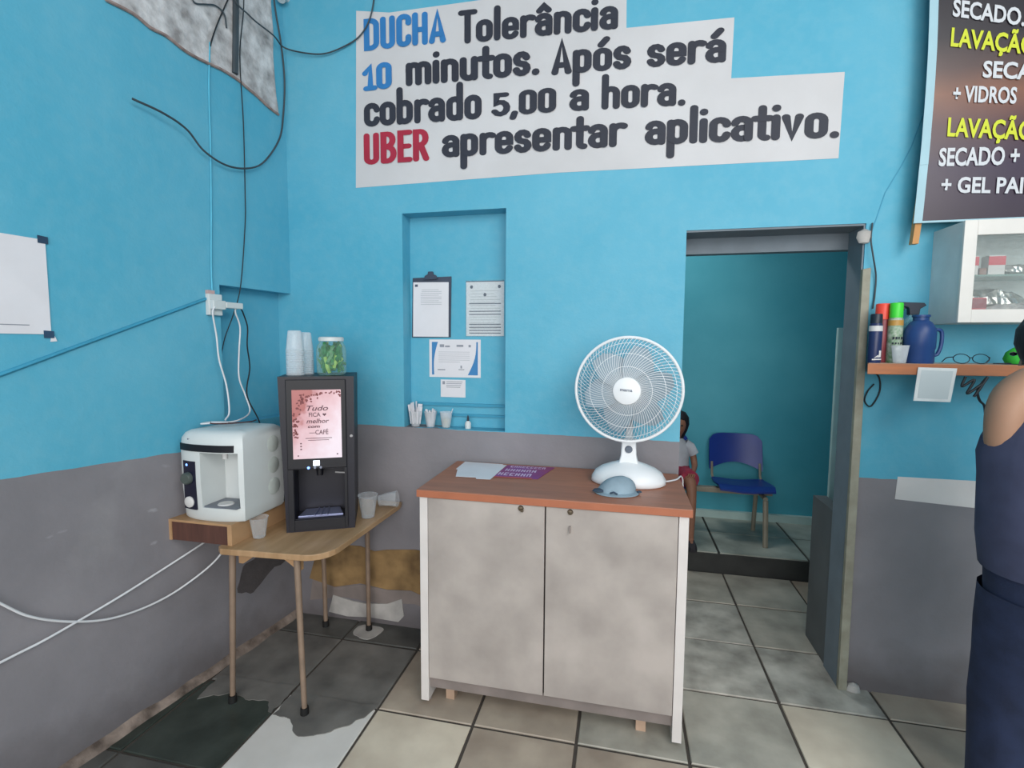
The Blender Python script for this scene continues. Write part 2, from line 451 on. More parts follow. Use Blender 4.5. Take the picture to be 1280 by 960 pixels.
def text(s, x0, z0, x1, z1, h, y, m, parent=None, name='lettering', bold=0.02, shear=0.0, cap=0.73):
    """flat printed text on a wall-parallel plane, fitted between two baseline points, as a real mesh"""
    c = bpy.data.curves.new(name, 'FONT'); c.body = s; c.size = 1.0; c.offset = bold; c.shear = shear
    c.resolution_u = 3
    o = bpy.data.objects.new(name, c); C.objects.link(o)
    bpy.context.view_layer.update()
    me = bpy.data.meshes.new_from_object(o.evaluated_get(bpy.context.evaluated_depsgraph_get()))
    bpy.data.objects.remove(o); me.name = name
    xs = [v.co.x for v in me.vertices]; a, w_ = min(xs), max(max(xs) - min(xs), 0.01)
    for v in me.vertices:
        u = (v.co.x - a) / w_
        v.co = Vector((x0 + (x1 - x0) * u, y, z0 + (z1 - z0) * u + v.co.y * h / cap))
    me.materials.clear(); me.materials.append(M[m])
    o = bpy.data.objects.new(name, me); C.objects.link(o)
    if parent: o.parent = parent
    return o

# ------------------------------------------------------------------ structure
# floor: dark joints under separately laid slabs
floor = MB().box((-2.6, -2.8, -0.06), (3.4, 3.31, -0.006)).build('floor', 'joint'); struct(floor)
TX, TY, TS = 0.6568, 3.2921, 0.394
tile_meshes = {}
def tile_mesh(mn, var):
    key = (mn, var)
    if key not in tile_meshes:
        g = 0.0055; h = TS / 2 - g
        jx = [random.uniform(-0.0015, 0.0015) for _ in range(8)]
        mb = MB(); t = 0.0
        b = 0.003
        top = [(-h + b, -h + b, t), (h - b, -h + b, t), (h - b, h - b, t), (-h + b, h - b, t)]
        mid = [(-h + jx[0], -h + jx[1], t - b), (h + jx[2], -h + jx[3], t - b), (h + jx[4], h + jx[5], t - b), (-h + jx[6], h + jx[7], t - b)]
        low = [(x, y, -0.012) for x, y, _ in mid]
        mb.loft([low, mid, top])
        me = bpy.data.meshes.new('tile'); me.from_pydata(mb.v, [], mb.f); me.materials.append(M[mn]); tile_meshes[key] = me
    return tile_meshes[key]
def tile_kind(i, j):
    # i: column from the doorway joint, j: row towards the camera
    sp = {(-5, 4): 'tile_white', (-6, 4): 'tile_dark', (-6, 5): 'cement_dark', (-6, 3): 'cement', (-5, 3): 'cement', (-5, 2): 'cement_dark', (-6, 2): 'cement_dark',
          (-4, 3): 'tile_beige', (-4, 4): 'tile_cream', (-3, 4): 'tile_beige', (-2, 4): 'tile_beige', (-3, 3): 'tile_beige', (-4, 2): 'tile_beige',
          (-2, 3): 'tile_grey', (-1, 3): 'tile_grey', (0, 3): 'tile_cream', (-1, 2): 'tile_worn', (-1, 1): 'tile_worn', (-1, 0): 'tile_grey', (0, 0): 'tile_grey', (0, 1): 'tile_grey', (0, 2): 'tile_worn',
          (1, 3): 'tile_beige', (-5, 5): 'tile_white', (-4, 5): 'tile_cream', (-3, 5): 'tile_cream', (-7, 3): 'cement_dark', (-7, 4): 'tile_dark', (-7, 5): 'cement_dark', (-1, 4): 'tile_beige', (0, 4): 'tile_cream'}
    return sp.get((i, j), ['tile_cream', 'tile_beige', 'tile_grey'][(i * 7 + j * 3) % 3])
# (i, j): i-th column starts at TX + i*TS, row j spans TY-(j+1)*TS .. TY-j*TS
k = 0
for j in range(0, 9):
    for i in range(-8, 7):
        cx = TX + (i + 0.5) * TS; cy = TY - (j + 0.5) * TS
        if cx + TS / 2 < LX(cy) - 0.05: continue
        k += 1
        o = bpy.data.objects.new('tile', tile_mesh(tile_kind(i, j), k % 4)); C.objects.link(o); o.parent = floor
        o.location = (cx, cy, random.uniform(-0.0012, 0.0012))
        o.rotation_euler = (0, 0, (k % 4) * PI / 2)
# smeared cement over the slab under the table and a mortar pad round the far leg
def blob(cx, cy, rx, ry, seed, n=26, amp=0.25):
    return [(cx + rx * math.cos(a) * (1 + amp * noise.noise((math.cos(a) * 1.7 + seed, math.sin(a) * 1.7, seed))),
             cy + ry * math.sin(a) * (1 + amp * noise.noise((math.cos(a) * 1.7 + seed, math.sin(a) * 1.7, seed + 9)))) for a in [2 * PI * q / n for q in range(n)]]
def ragged(pts, n, amp, seed):
    out = []
    for q in range(len(pts)):
        p0, p1 = pts[q], pts[(q + 1) % len(pts)]
        for k2 in range(n):
            u = k2 / n; x = p0[0] + (p1[0] - p0[0]) * u; y = p0[1] + (p1[1] - p0[1]) * u
            out.append((x + amp * noise.noise((x * 38, y * 38, seed)), y + amp * noise.noise((y * 38, x * 38, seed + 7))))
    return out
MB().prism(ragged([(-1.30, 1.72), (-0.93, 1.73), (-0.935, 1.67), (-1.00, 1.60), (-1.06, 1.545), (-1.14, 1.515), (-1.2, 1.575), (-1.25, 1.59), (-1.30, 1.60)], 6, 0.012, 2.0), 0.0, 0.0028).build('cement_smear', 'cement', floor)
MB().prism(ragged([(-1.68, 1.75), (-1.31, 1.75), (-1.315, 1.60), (-1.38, 1.655), (-1.47, 1.64), (-1.56, 1.66), (-1.66, 1.60)], 6, 0.014, 5.0), 0.0, 0.0028).build('cement_smear', 'cement', floor)
MB().prism(blob(-1.22, 2.19, 0.075, 0.06, 3.0), 0.0, 0.004).build('mortar_pad', 'whitewash', floor)
# dust ridge of mortar along the foot of the left wall
mb = MB(); rings = []
for q in range(40):
    y = 0.85 + q * (2.26 - 0.85) / 39
    wd = 0.028 * (1 + 0.9 * noise.noise((y * 5, 0, 3))); hh = 0.030 * (1 + 0.8 * noise.noise((y * 6, 4, 0)))
    rings.append([(LX(y), y, 0), (LX(y) + wd, y, 0), (LX(y) + wd * 0.5, y, hh * 0.6), (LX(y), y, hh)])
o = mb.loft(rings).build('baseboard_left', mat('mortar_strip', '#998a80', 0.9, scale=14, col2='#4c423c', bump=0.7), smooth=True); struct(o)

# back wall: openings for the niche and the doorway
T = 0.14
NX0, NX1, NZ0, NZ1, ND = -1.048, -0.535, 1.036, 2.071, 0.09
DX0, DX1, DZ = 0.2547, 0.932, 1.937
wb = MB()
wb.box((-1.9, D, -0.05), (NX0, D + T, 3.5))
wb.box((NX0, D, -0.05), (NX1, D + T, NZ0)).box((NX0, D, NZ1), (NX1, D + T, 3.5)).box((NX0, D + ND, NZ0), (NX1, D + T, NZ1))
wb.box((NX1, D, -0.05), (DX0, D + T, 3.5)).box((DX0, D, DZ), (DX1, D + T, 3.5)).box((DX1, D, -0.05), (3.2, D + T, 3.5))
wall_back = wb.build('wall_back', 'wall_back'); struct(wall_back)
# two shallow ridges across the lower part of the niche, darker blue standing in for groove shade
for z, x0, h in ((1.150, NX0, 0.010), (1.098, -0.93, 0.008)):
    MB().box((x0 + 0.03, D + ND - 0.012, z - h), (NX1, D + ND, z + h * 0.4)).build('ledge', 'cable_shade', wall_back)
# left wall, sheared plan, with a shallow recess beside the corner
def lbox(y0, y1, z0, z1, o0, o1):
    vs = []
    for z in (z0, z1):
        for (y, o) in ((y0, o0), (y0, o1), (y1, o1), (y1, o0)): vs.append((LX(y, o), y, z))
    return vs, [(0, 3, 2, 1), (4, 5, 6, 7), (0, 1, 5, 4), (1, 2, 6, 5), (2, 3, 7, 6), (3, 0, 4, 7)]
wl = MB()
for args in ((-2.8, 1.868, -0.05, 3.5, -0.2, 0), (1.868, D, -0.05, 1.08, -0.2, 0), (1.868, D, 1.70, 3.5, -0.2, 0), (1.868, D, 1.08, 1.70, -0.2, -0.075)):
    wl.add(*lbox(*args))
wall_left = wl.build('wall_left', 'wall_left'); struct(wall_left)
struct(MB().box((-2.6, -2.8, 3.5), (3.4, 4.3, 3.6)).build('ceiling', 'ceiling'))
struct(MB().box((3.2, -2.8, -0.05), (3.35, D + T, 3.5)).build('wall_right', 'side_wall'))

# bare plaster high on the left wall
pl = [(1.30, 2.60), (1.466, 2.622), (1.559, 2.632), (1.62, 2.618), (1.677, 2.622), (1.76, 2.606), (1.849, 2.610), (1.92, 2.617), (1.995, 2.613), (2.05, 2.60), (2.097, 2.590), (2.16, 2.57), (2.223, 2.560),
      (2.219, 2.60), (2.211, 2.643), (2.204, 2.74), (2.199, 2.825), (2.205, 2.93), (2.196, 3.05), (2.2, 3.3), (1.0, 3.3), (1.15, 2.9)]
# the tear line climbs to the left, away from the corner
pl = [(1.30, 3.02), (1.38, 2.84), (1.47, 2.625)] + pl[1:]
pl = [p for i_, p in enumerate(pl) if i_ not in (3,)]
mb = MB(); n = len(pl)
vs = [(LX(y, 0.0), y, z) for y, z in pl] + [(LX(y, 0.006), y, z) for y, z in pl]
mb.add(vs, [tuple(range(n, 2 * n))] + [(i_, (i_ + 1) % n, n + (i_ + 1) % n, n + i_) for i_ in range(n)])
mb.build('plaster_patch', 'plaster', wall_left)
mb = MB()
edge = [(LX(y, 0.006), y, z) for y, z in pl[2:14]]
mb.tube(spline(edge, 4), 0.006, 5).build('plaster_edge', 'plaster_edge', wall_left)
# dark drip stains: worn conduit groove
mb = MB()
mb.tube([(LX(1.994, 0.012), 1.994, 3.3), (LX(1.992, 0.012), 1.992, 2.95), (LX(1.984, 0.012), 1.984, 2.78), (LX(1.976, 0.01), 1.976, 2.63)], 0.013, 8)
tag(mb.build('conduit', 'cable_grey'), 'dark grey vertical conduit ending on the bare plaster high on left wall', 'conduit')
# blue painted conduit climbing diagonally
mb = MB(); mb.tube([(LX(y, 0.004), y, z) for y, z in ((0.3, 1.05), (1.123, 1.35), (1.45, 1.487), (1.804, 1.635))], 0.0065, 6)
tag(mb.build('conduit', 'cable_shade'), 'thin blue painted conduit climbing diagonally across left wall to the outlet', 'conduit')
# render patches low on the back wall, behind the table
mb = MB().prism([(-1.60, 0.20), (-1.55, 0.36), (-1.47, 0.40), (-1.3, 0.405), (-1.22, 0.385), (-1.15, 0.40), (-1.0, 0.415), (-0.72, 0.41), (-0.7, 0.24), (-0.83, 0.20), (-0.93, 0.17), (-1.02, 0.20), (-1.15, 0.19), (-1.3, 0.205), (-1.45, 0.17)], D - 0.004, D + 0.01, 'y')
mb.build('render_patch', 'ochre', wall_back)
mb = MB().prism([(-1.60, 0.08), (-1.58, 0.2), (-1.45, 0.168), (-1.3, 0.2), (-1.15, 0.188), (-1.02, 0.198), (-0.93, 0.168), (-0.8, 0.2), (-0.72, 0.17), (-0.74, 0.06), (-1.0, 0.13), (-1.2, 0.11), (-1.4, 0.12)], D - 0.003, D + 0.01, 'y')
mb.build('render_patch', 'kick', wall_back)
mb = MB().prism([(-1.487, 0.03), (-1.46, 0.125), (-1.35, 0.105), (-1.27, 0.10), (-1.15, 0.115), (-1.07, 0.15), (-1.06, 0.06), (-1.09, 0.025), (-1.25, 0.03), (-1.38, 0.018)], D - 0.006, D + 0.01, 'y')
mb.build('render_patch', 'whitewash', wall_back)
mb = MB(); pp = ragged([(1.90, 0.29), (1.93, 0.40), (2.05, 0.44), (2.25, 0.41), (2.22, 0.33), (2.08, 0.31), (1.98, 0.25)], 4, 0.02, 8.0); n = len(pp)
mb.add([(LX(y, -0.002), y, z) for y, z in pp] + [(LX(y, 0.002), y, z) for y, z in pp], [tuple(range(n, 2 * n))] + [(i_, (i_ + 1) % n, n + (i_ + 1) % n, n + i_) for i_ in range(n)])
mb.build('dark_patch', mat('dark_patch_grey', '#565152', 0.95, scale=10, bump=0.6), wall_left)  # dark grey ragged patch low on the left wall
# painted-out white rectangle right of the doorway
MB().prism([(1.101, 0.925), (1.096, 0.832), (1.40, 0.815), (1.62, 0.81), (1.62, 0.925)], D - 0.0015, D + 0.01, 'y').build('paint_patch', 'white_patch', wall_back)
# hairline crack over the door's corner
mb = MB().tube([(1.10, D, 2.33), (1.07, D, 2.22), (1.04, D, 2.15), (0.99, D, 2.05), (0.965, D, 1.95), (0.95, D, 1.90)], 0.0025, 4)
mb.build('wall_crack', 'cable_shade', wall_back)
# low dado stub and reveal of the doorway
struct(MB().box((DX1 + 0.001, D + T, 0.0), (DX1 + 0.06, D + 0.39, 0.72)).build('wall_stub', 'dado_grey'))
MB().box((DX1 - 0.006, D + 0.006, 0.0), (DX1, D + T, DZ)).build('reveal', 'door_grey', wall_back)
MB().box((DX0, D + 0.004, DZ - 0.008), (DX1 - 0.006, D + T, DZ)).build('reveal', 'lintel', wall_back)
struct(MB().box((DX0 - 0.05, D + T, 1.86), (DX1 + 0.08, D + T + 0.05, 1.99)).build('lintel', 'lintel'))
# door post (wooden jamb)
post = MB().add([(0.925, D - 0.022, 0.0), (0.958, D - 0.022, 0.0), (0.958, D, 0.0), (0.925, D, 0.0), (0.921, D - 0.022, 1.755), (0.950, D - 0.022, 1.76), (0.950, D, 1.76), (0.921, D, 1.755)],
                [(0, 3, 2, 1), (4, 5, 6, 7), (0, 1, 5, 4), (1, 2, 6, 5), (2, 3, 7, 6), (3, 0, 4, 7)]).build('door_jamb', 'post', wall_back, bevel=0.002)
# filler lump of white mastic at the jamb's head
mb = MB(); mb.lathe([(0.0, -0.03), (0.018, -0.026), (0.028, -0.005), (0.024, 0.018), (0.0, 0.03)], 10, (0.925, D - 0.006, 1.885), sy=0.6)
mb.build('filler_lump', 'whitewash', wall_back, smooth=True)
mb = MB(); mb.lathe([(0.0, -0.02), (0.03, -0.018), (0.022, 0.01), (0.0, 0.02)], 9, (0.985, D - 0.01, 0.015), sy=0.7)
mb.build('filler_lump', 'whitewash', wall_back, smooth=True)

# ------------------------------------------------------------------ inner room behind the doorway
struct(MB().box((-1.6, 4.02, 0.0), (2.3, 4.12, 2.7)).build('wall_inner_back', 'wall_inner'))
struct(MB().box((2.2, D + T, 0.0), (2.3, 4.02, 2.7)).build('wall_inner_right', 'wall_inner'))
struct(MB().box((-1.6, D + T, 0.0), (-1.5, 4.02, 2.7)).build('wall_inner_left', 'wall_inner'))
struct(MB().box((-1.6, D + T + 0.051, 2.7), (2.3, 4.12, 2.8)).build('ceiling_inner', 'ceiling'))
fi = MB().box((-1.5, 3.30, -0.06), (2.2, 4.02, 0.12)).build('floor_inner', 'riser'); struct(fi)
me = None
for i in range(7):
    for j in range(2):
        mb = MB().box((-0.255, -0.175, 0), (0.255, 0.175, 0.009))
        if me is None:
            o = mb.build('tile', 'tile_inner', fi); me = o.data
        else:
            o = bpy.data.objects.new('tile', me); C.objects.link(o); o.parent = fi
        o.location = (-1.235 + i * 0.525 + 0.03, 3.482 + j * 0.36, 0.121)
struct(MB().box((-1.5, 3.985, 0.13), (2.2, 4.02, 0.185)).build('baseboard_inner', 'board_white'))
tag(MB().box((1.030, 2.74, 0.0), (1.30, 2.762, 1.54)).build('panel', 'board_white', bevel=0.002), 'tall pale panel standing on edge inside the doorway', 'panel')

# ------------------------------------------------------------------ hand painted notice
def arc(cx, cy, rx, ry, a0, a1, n=8):
    return [(cx + rx * math.cos(R(a0 + (a1 - a0) * q / n)), cy + ry * math.sin(R(a0 + (a1 - a0) * q / n))) for q in range(n + 1)]
l, r_, b_, t_, cp = 0.13, 0.49, 0.13, 0.87, 1.37
mx = (l + r_) / 2; rr = (r_ - l) / 2
def stad(y0, y1, x0=l, x1=r_):
    m_ = (x0 + x1) / 2; q = (x1 - x0) / 2
    p = arc(m_, y1 - q, q, q, 0, 180) + arc(m_, y0 + q, q, q, 180, 360); return p + [p[0]]
G = {
    'o': (0.62, [stad(b_, t_)]), '0': (0.62, [stad(b_, 1.15)]),
    'c': (0.58, [arc(mx, t_ - rr, rr, rr, 0, 180) + arc(mx, b_ + rr, rr, rr, 180, 360)]),
    'a': (0.62, [arc(mx, t_ - rr, rr, rr, 170, 0) + [(r_, b_)], [(r_, 0.56)] + arc(mx, 0.34, rr, 0.21, 90, 270) + [(r_, b_ + 0.04)]]),
    'b': (0.62, [[(l, 1.4), (l, b_)], stad(b_, t_)]), 'd': (0.62, [[(r_, 1.4), (r_, b_)], stad(b_, t_)]),
    'p': (0.62, [[(l, t_), (l, -0.42)], stad(b_, t_)]),
    'e': (0.62, [[(l, 0.5), (r_, 0.5)] + arc(mx, t_ - rr, rr, rr, 0, 180) + arc(mx, b_ + rr, rr, rr, 180, 345)]),
    'h': (0.62, [[(l, 1.4), (l, b_)], [(l, 0.6)] + arc(mx, t_ - rr, rr, rr, 180, 0) + [(r_, b_)]]),
    'n': (0.62, [[(l, t_), (l, b_)], [(l, 0.6)] + arc(mx, t_ - rr, rr, rr, 180, 0) + [(r_, b_)]]),
    'u': (0.62, [[(l, t_)] + arc(mx, b_ + rr, rr, rr, 180, 360) + [(r_, t_)], [(r_, t_), (r_, b_)]]),
    'm': (0.90, [[(l, t_), (l, b_)], [(l, 0.6)] + arc(0.29, 0.71, 0.16, 0.16, 180, 0) + [(0.45, b_)], [(0.45, 0.6)] + arc(0.61, 0.71, 0.16, 0.16, 180, 0) + [(0.77, b_)]]),
    'r': (0.50, [[(l, t_), (l, b_)], [(l, 0.55)] + arc(0.34, 0.62, 0.21, 0.25, 180, 60)]),
    's': (0.56, [arc(0.28, 0.685, 0.155, 0.185, 15, 270) + arc(0.28, 0.315, 0.165, 0.185, 90, -165)[1:]]),
    't': (0.44, [[(0.22, 1.25), (0.22, 0.25)] + arc(0.34, 0.25, 0.12, 0.12, 180, 270), [(0.03, 0.86), (0.41, 0.86)]]),
    'i': (0.27, [[(0.135, t_), (0.135, b_)], [(0.135, 1.2), (0.135, 1.23)]]),
    'l': (0.27, [[(0.135, 1.4), (0.135, b_)]]), 'v': (0.58, [[(0.12, t_), (0.29, b_), (0.46, t_)]]),
    '.': (0.30, [[(0.15, 0.12), (0.15, 0.15)]]), ',': (0.28, [[(0.16, 0.14), (0.10, -0.10)]]),
    'A': (0.66, [[(0.12, b_), (0.33, cp), (0.54, b_)], [(0.2, 0.42), (0.46, 0.42)]]),
    'T': (0.56, [[(0.05, cp), (0.51, cp)], [(0.28, cp), (0.28, b_)]]),
    'D': (0.66, [[(l, b_), (l, cp)] + arc(0.28, cp - 0.24, 0.24, 0.24, 90, 0) + arc(0.28, b_ + 0.24, 0.24, 0.24, 0, -90) + [(l, b_)]]),
    'U': (0.64, [[(l, cp)] + arc(mx, b_ + rr, rr, rr, 180, 360) + [(r_, cp)]]),
    'C': (0.62, [[(r_, cp - 0.3)] + arc(mx, cp - rr, rr, rr, 0, 180) + arc(mx, b_ + rr, rr, rr, 180, 360) + [(r_, 0.44)]]),
    'H': (0.64, [[(l, b_), (l, cp)], [(r_, b_), (r_, cp)], [(l, 0.72), (r_, 0.72)]]),
    'B': (0.64, [[(l, b_), (l, cp)] + arc(0.28, cp - 0.28, 0.19, 0.28, 90, -90) + [(l, 0.77)], [(0.28, 0.77)] + arc(0.28, 0.45, 0.23, 0.32, 90, -90) + [(l, b_)]]),
    'E': (0.56, [[(0.46, cp), (l, cp), (l, b_), (0.46, b_)], [(l, 0.76), (0.42, 0.76)]]),
    'R': (0.64, [[(l, b_), (l, cp)] + arc(0.28, cp - 0.3, 0.2, 0.3, 90, -90) + [(l, 0.77)], [(0.3, 0.77), (0.5, b_)]]),
    '1': (0.48, [[(0.06, 0.85), (0.26, 1.12), (0.26, b_)], [(0.1, b_), (0.42, b_)]]),
    '5': (0.60, [[(0.46, 1.12), (0.16, 1.12), (0.14, 0.68)] + arc(0.28, 0.44, 0.22, 0.31, 100, -150)]),
    ' ': (0.35, []),
}
G['â'] = (0.62, G['a'][1] + [[(0.16, 1.1), (0.31, 1.28), (0.46, 1.1)]])
G['ó'] = (0.62, G['o'][1] + [[(0.26, 1.1), (0.42, 1.32)]])
G['á'] = (0.62, G['a'][1] + [[(0.26, 1.1), (0.42, 1.32)]])
def ribbon(mb, P, hw, y, fx):
    P = [p for q, p in enumerate(P) if q == 0 or math.hypot(p[0] - P[q - 1][0], p[1] - P[q - 1][1]) > 1e-4]
    closed = len(P) > 3 and math.hypot(P[0][0] - P[-1][0], P[0][1] - P[-1][1]) < 1e-3
    if closed: P = P[:-1]
    n = len(P); L_ = []; R_ = []
    for q in range(n):
        a = P[q - 1] if (closed or q > 0) else None; c = P[(q + 1) % n] if (closed or q < n - 1) else None
        ds = []
        if a: d = Vector((P[q][0] - a[0], P[q][1] - a[1])); ds.append(d.normalized())
        if c: d = Vector((c[0] - P[q][0], c[1] - P[q][1])); ds.append(d.normalized())
        t = ds[0] if len(ds) == 1 else (ds[0] + ds[1])
        t = t.normalized() if t.length > 0.05 else ds[0]
        nn = Vector((-t.y, t.x)); k_ = 1.0
        if len(ds) == 2: k_ = min(1.6, 1.0 / max(0.3, nn.dot(Vector((-ds[0].y, ds[0].x)))))
        L_.append((P[q][0] + nn.x * hw * k_, P[q][1] + nn.y * hw * k_)); R_.append((P[q][0] - nn.x * hw * k_, P[q][1] - nn.y * hw * k_))
    yy = lambda q: y - 0.00004 * q
    for q in range(n if closed else n - 1):
        q2 = (q + 1) % n
        mb.add([fx(L_[q], yy(q)), fx(L_[q2], yy(q)), fx(R_[q2], yy(q)), fx(R_[q], yy(q))], [(0, 1, 2, 3)])
    if not closed:
        for q, s in ((0, 1), (n - 1, -1)):
            o_ = P[q]; d = Vector(P[1]) - Vector(P[0]) if s == 1 else Vector(P[-1]) - Vector(P[-2]); d = d.normalized()
            a0 = math.degrees(math.atan2(d.y, d.x)) + (90 if s == 1 else -90)
            mb.add([fx(p, yy(q if q == 0 else q + 2) + (0.00006 if q == 0 else 0)) for p in arc(o_[0], o_[1], hw, hw, a0, a0 + 180, 6)], [tuple(range(7))])
sign = MB().prism([(-1.288, 2.205), (-1.270, 3.02), (-1.10, 2.99), (-0.019, 2.98), (-0.016, 2.788), (0.411, 2.776), (0.408, 2.540), (0.824, 2.521), (0.819, 2.194), (-0.3, 2.212)], D - 0.0012, D - 0.0001, 'y').build('painted_notice', 'sign_white')
tag(sign, 'white hand-painted notice on blue wall with black, blue and red lettering', 'notice')
WORDS = [('DUCHA', -1.234, 2.83, -0.82, 2.822, 0.148, 1.5, 'letter_blue'), ('Tolerância', -0.755, 2.806, -0.049, 2.786, 0.148, 1.5, 'letter_black'), ('10', -1.237, 2.648, -1.088, 2.648, 0.121, 1.25, 'letter_blue'),
         ('minutos.', -1.023, 2.649, -0.381, 2.635, 0.108, 1.0, 'letter_black'), ('Após', -0.335, 2.626, 0.008, 2.618, 0.150, 1.5, 'letter_black'), ('será', 0.07, 2.615, 0.387, 2.603, 0.096, 1.0, 'letter_black'),
         ('cobrado', -1.24, 2.483, -0.649, 2.470, 0.113, 1.0, 'letter_black'), ('5,00', -0.603, 2.475, -0.308, 2.469, 0.105, 1.25, 'letter_black'), ('a', -0.255, 2.466, -0.165, 2.464, 0.095, 1.0, 'letter_black'),
         ('hora.', -0.116, 2.462, 0.237, 2.447, 0.098, 1.0, 'letter_black'), ('UBER', -1.244, 2.307, -0.902, 2.304, 0.150, 1.5, 'letter_red'),
         ('apresentar', -0.846, 2.312, -0.008, 2.300, 0.104, 1.0, 'letter_black'), ('aplicativo.', 0.069, 2.298, 0.821, 2.270, 0.104, 1.0, 'letter_black')]
for wd, x0, z0, x1, z1, h, units, mt in WORDS:
    tot = sum(G[c][0] for c in wd); mb = MB(); pen = 0.0; us = h / units; sc = math.hypot(x1 - x0, z1 - z0) / tot
    lay = 0
    for c in wd:
        gw, strokes = G[c]
        for st in strokes:
            lay = (lay + 1) % 5
            def fx(p, y, pen=pen): 
                u = (pen + p[0]) / tot
                return (x0 + (x1 - x0) * u, y, z0 + (z1 - z0) * u + p[1] * us)
            ribbon(mb, st, 0.115, D - 0.0020 - lay * 0.0010, fx)
        pen += gw
    mb.build('lettering', mt, sign)

# ------------------------------------------------------------------ cables and fittings, left corner
def cable(name, pts, rad, m, label, n=8, cat='cable'):
    return tag(MB().tube(spline(pts, n), rad, 6).build(name, m, smooth=True, angle=80), label, cat)
def onL(y, z, off): return (LX(y, off), y, z)
cable('hanging_cable', [onL(2.19, 3.3, 0.02), onL(2.199, 3.076, 0.02), onL(2.235, 2.891, 0.02), onL(2.25, 2.731, 0.02), onL(2.236, 2.565, 0.02), onL(2.20, 2.434, 0.025), onL(2.098, 2.293, 0.03), onL(2.004, 2.233, 0.03), onL(1.894, 2.211, 0.03), onL(1.793, 2.235, 0.03), onL(1.714, 2.287, 0.04), onL(1.619, 2.308, 0.045), onL(1.521, 2.318, 0.03)],
      0.0042, 'cable_grey', 'thick dark cable hanging in a hook-shaped loop on left wall, loose end up')
cable('hanging_cable', [onL(1.90, 3.3, 0.03), onL(1.953, 2.963, 0.03), onL(2.032, 2.902, 0.04), onL(2.155, 2.885, 0.05), (-1.634, 2.235, 2.875), (-1.52, 2.25, 2.844), (-1.416, 2.255, 2.836), (-1.296, 2.262, 2.872), (-1.232, 2.264, 2.915), (-1.189, 2.264, 2.987), (-1.168, 2.264, 3.1), (-1.16, 2.264, 3.3)],
      0.0036, 'cable_grey', 'dark cable sagging across the corner to the top left of the painted notice')
cable('thin_cable', [onL(2.03, 3.3, 0.014), onL(2.027, 2.969, 0.02), onL(2.004, 2.723, 0.012), onL(2.012, 2.432, 0.010), onL(2.008, 2.132, 0.010), onL(2.002, 1.988, 0.010), onL(1.965, 1.71, 0.012), onL(1.934, 1.579, 0.0), onL(1.90, 1.457, -0.02), onL(1.885, 1.326, -0.03), onL(1.885, 1.10, -0.03)],
      0.0022, 'cable_black', 'very thin dark wire running straight down the left wall beside the outlet')
cable('painted_cable', [onL(1.964, 2.95, 0.012), onL(1.90, 2.80, 0.012), onL(1.868, 2.713, 0.012), onL(1.863, 2.684, 0.008)], 0.0028, 'cable_black', 'short bent black wire end on the bare plaster')
cable('painted_cable', [onL(1.863, 2.70, 0.005), onL(1.852, 2.5, 0.004), onL(1.849, 2.284, 0.004), onL(1.84, 2.0, 0.004), onL(1.83, 1.783, 0.004), onL(1.827, 1.645, 0.006)], 0.0038, 'cable_blue', 'blue painted cable running straight down left wall to the white outlet')
cable('loose_wire', [onL(1.785, 2.83, 0.010), onL(1.80, 2.815, 0.012), onL(1.845, 2.838, 0.014), onL(1.89, 2.86, 0.014), onL(1.93, 2.85, 0.014), onL(1.941, 2.80, 0.012)], 0.0030, 'cable_grey', 'short loose dark wire squiggle on the plaster left of conduit')
# wall outlet with adapter
t = thing('wall_outlet', 'white wall outlet box with plugs at end of the blue painted cable', 'outlet', (LX(1.83), 1.83, 1.61), R(-7.6))
MB().box((0, -0.032, -0.045), (0.022, 0.032, 0.045)).build('box', 'white_plastic', t, bevel=0.003)
MB().box((0.022, -0.03, -0.02), (0.045, 0.03, 0.018)).build('plug', 'white_plastic', t, bevel=0.003)
MB().box((0.018, 0.03, -0.012), (0.048, 0.115, 0.014)).build('adapter', 'white_plastic', t, bevel=0.003)
MB().box((0.0, -0.03, 0.045), (0.018, 0.0, 0.06)).build('junction', mat('pinkish_plaster', '#c4a5a2'), t)
cable('power_cord', [onL(1.800, 1.60, 0.045), onL(1.794, 1.571, 0.04), onL(1.812, 1.473, 0.035), onL(1.815, 1.377, 0.04), onL(1.836, 1.261, 0.05), onL(1.835, 1.15, 0.06), (-1.655, 1.80, 1.118)], 0.0038, 'cable_white', 'left white power cord dropping from the outlet to water purifier')
cable('power_cord', [onL(1.912, 1.60, 0.035), onL(1.914, 1.581, 0.03), onL(1.94, 1.518, 0.025), onL(1.936, 1.417, 0.02), onL(1.93, 1.294, 0.02), onL(1.95, 1.208, 0.03), onL(1.94, 1.135, 0.06), (-1.62, 1.83, 1.113), (-1.66, 1.76, 1.112), (-1.70, 1.72, 1.112), (-1.69, 1.76, 1.113), (-1.62, 1.78, 1.113)], 0.0036, 'cable_white', 'right white power cord from adapter, coiled end lying on water purifier')
cable('power_cord', [onL(1.944, 1.60, 0.03), onL(1.965, 1.58, 0.02), onL(1.995, 1.52, 0.01), onL(2.0, 1.435, 0.0), onL(2.02, 1.331, -0.01), onL(2.01, 1.2, -0.02), onL(2.04, 1.05, 0.02), onL(2.05, 0.8, 0.04), onL(2.05, 0.67, 0.06)], 0.0032, 'cable_black', 'dark power cord dropping from adapter behind the purifier')
cable('power_cord', [(-1.70, 1.77, 1.1125), (-1.66, 1.735, 1.112), (-1.60, 1.76, 1.112), (-1.55, 1.82, 1.112), (-1.56, 1.87, 1.112)], 0.003, mat('cord_brown', '#46282a', 0.6), 'dark brown cord lying across the top of water purifier')
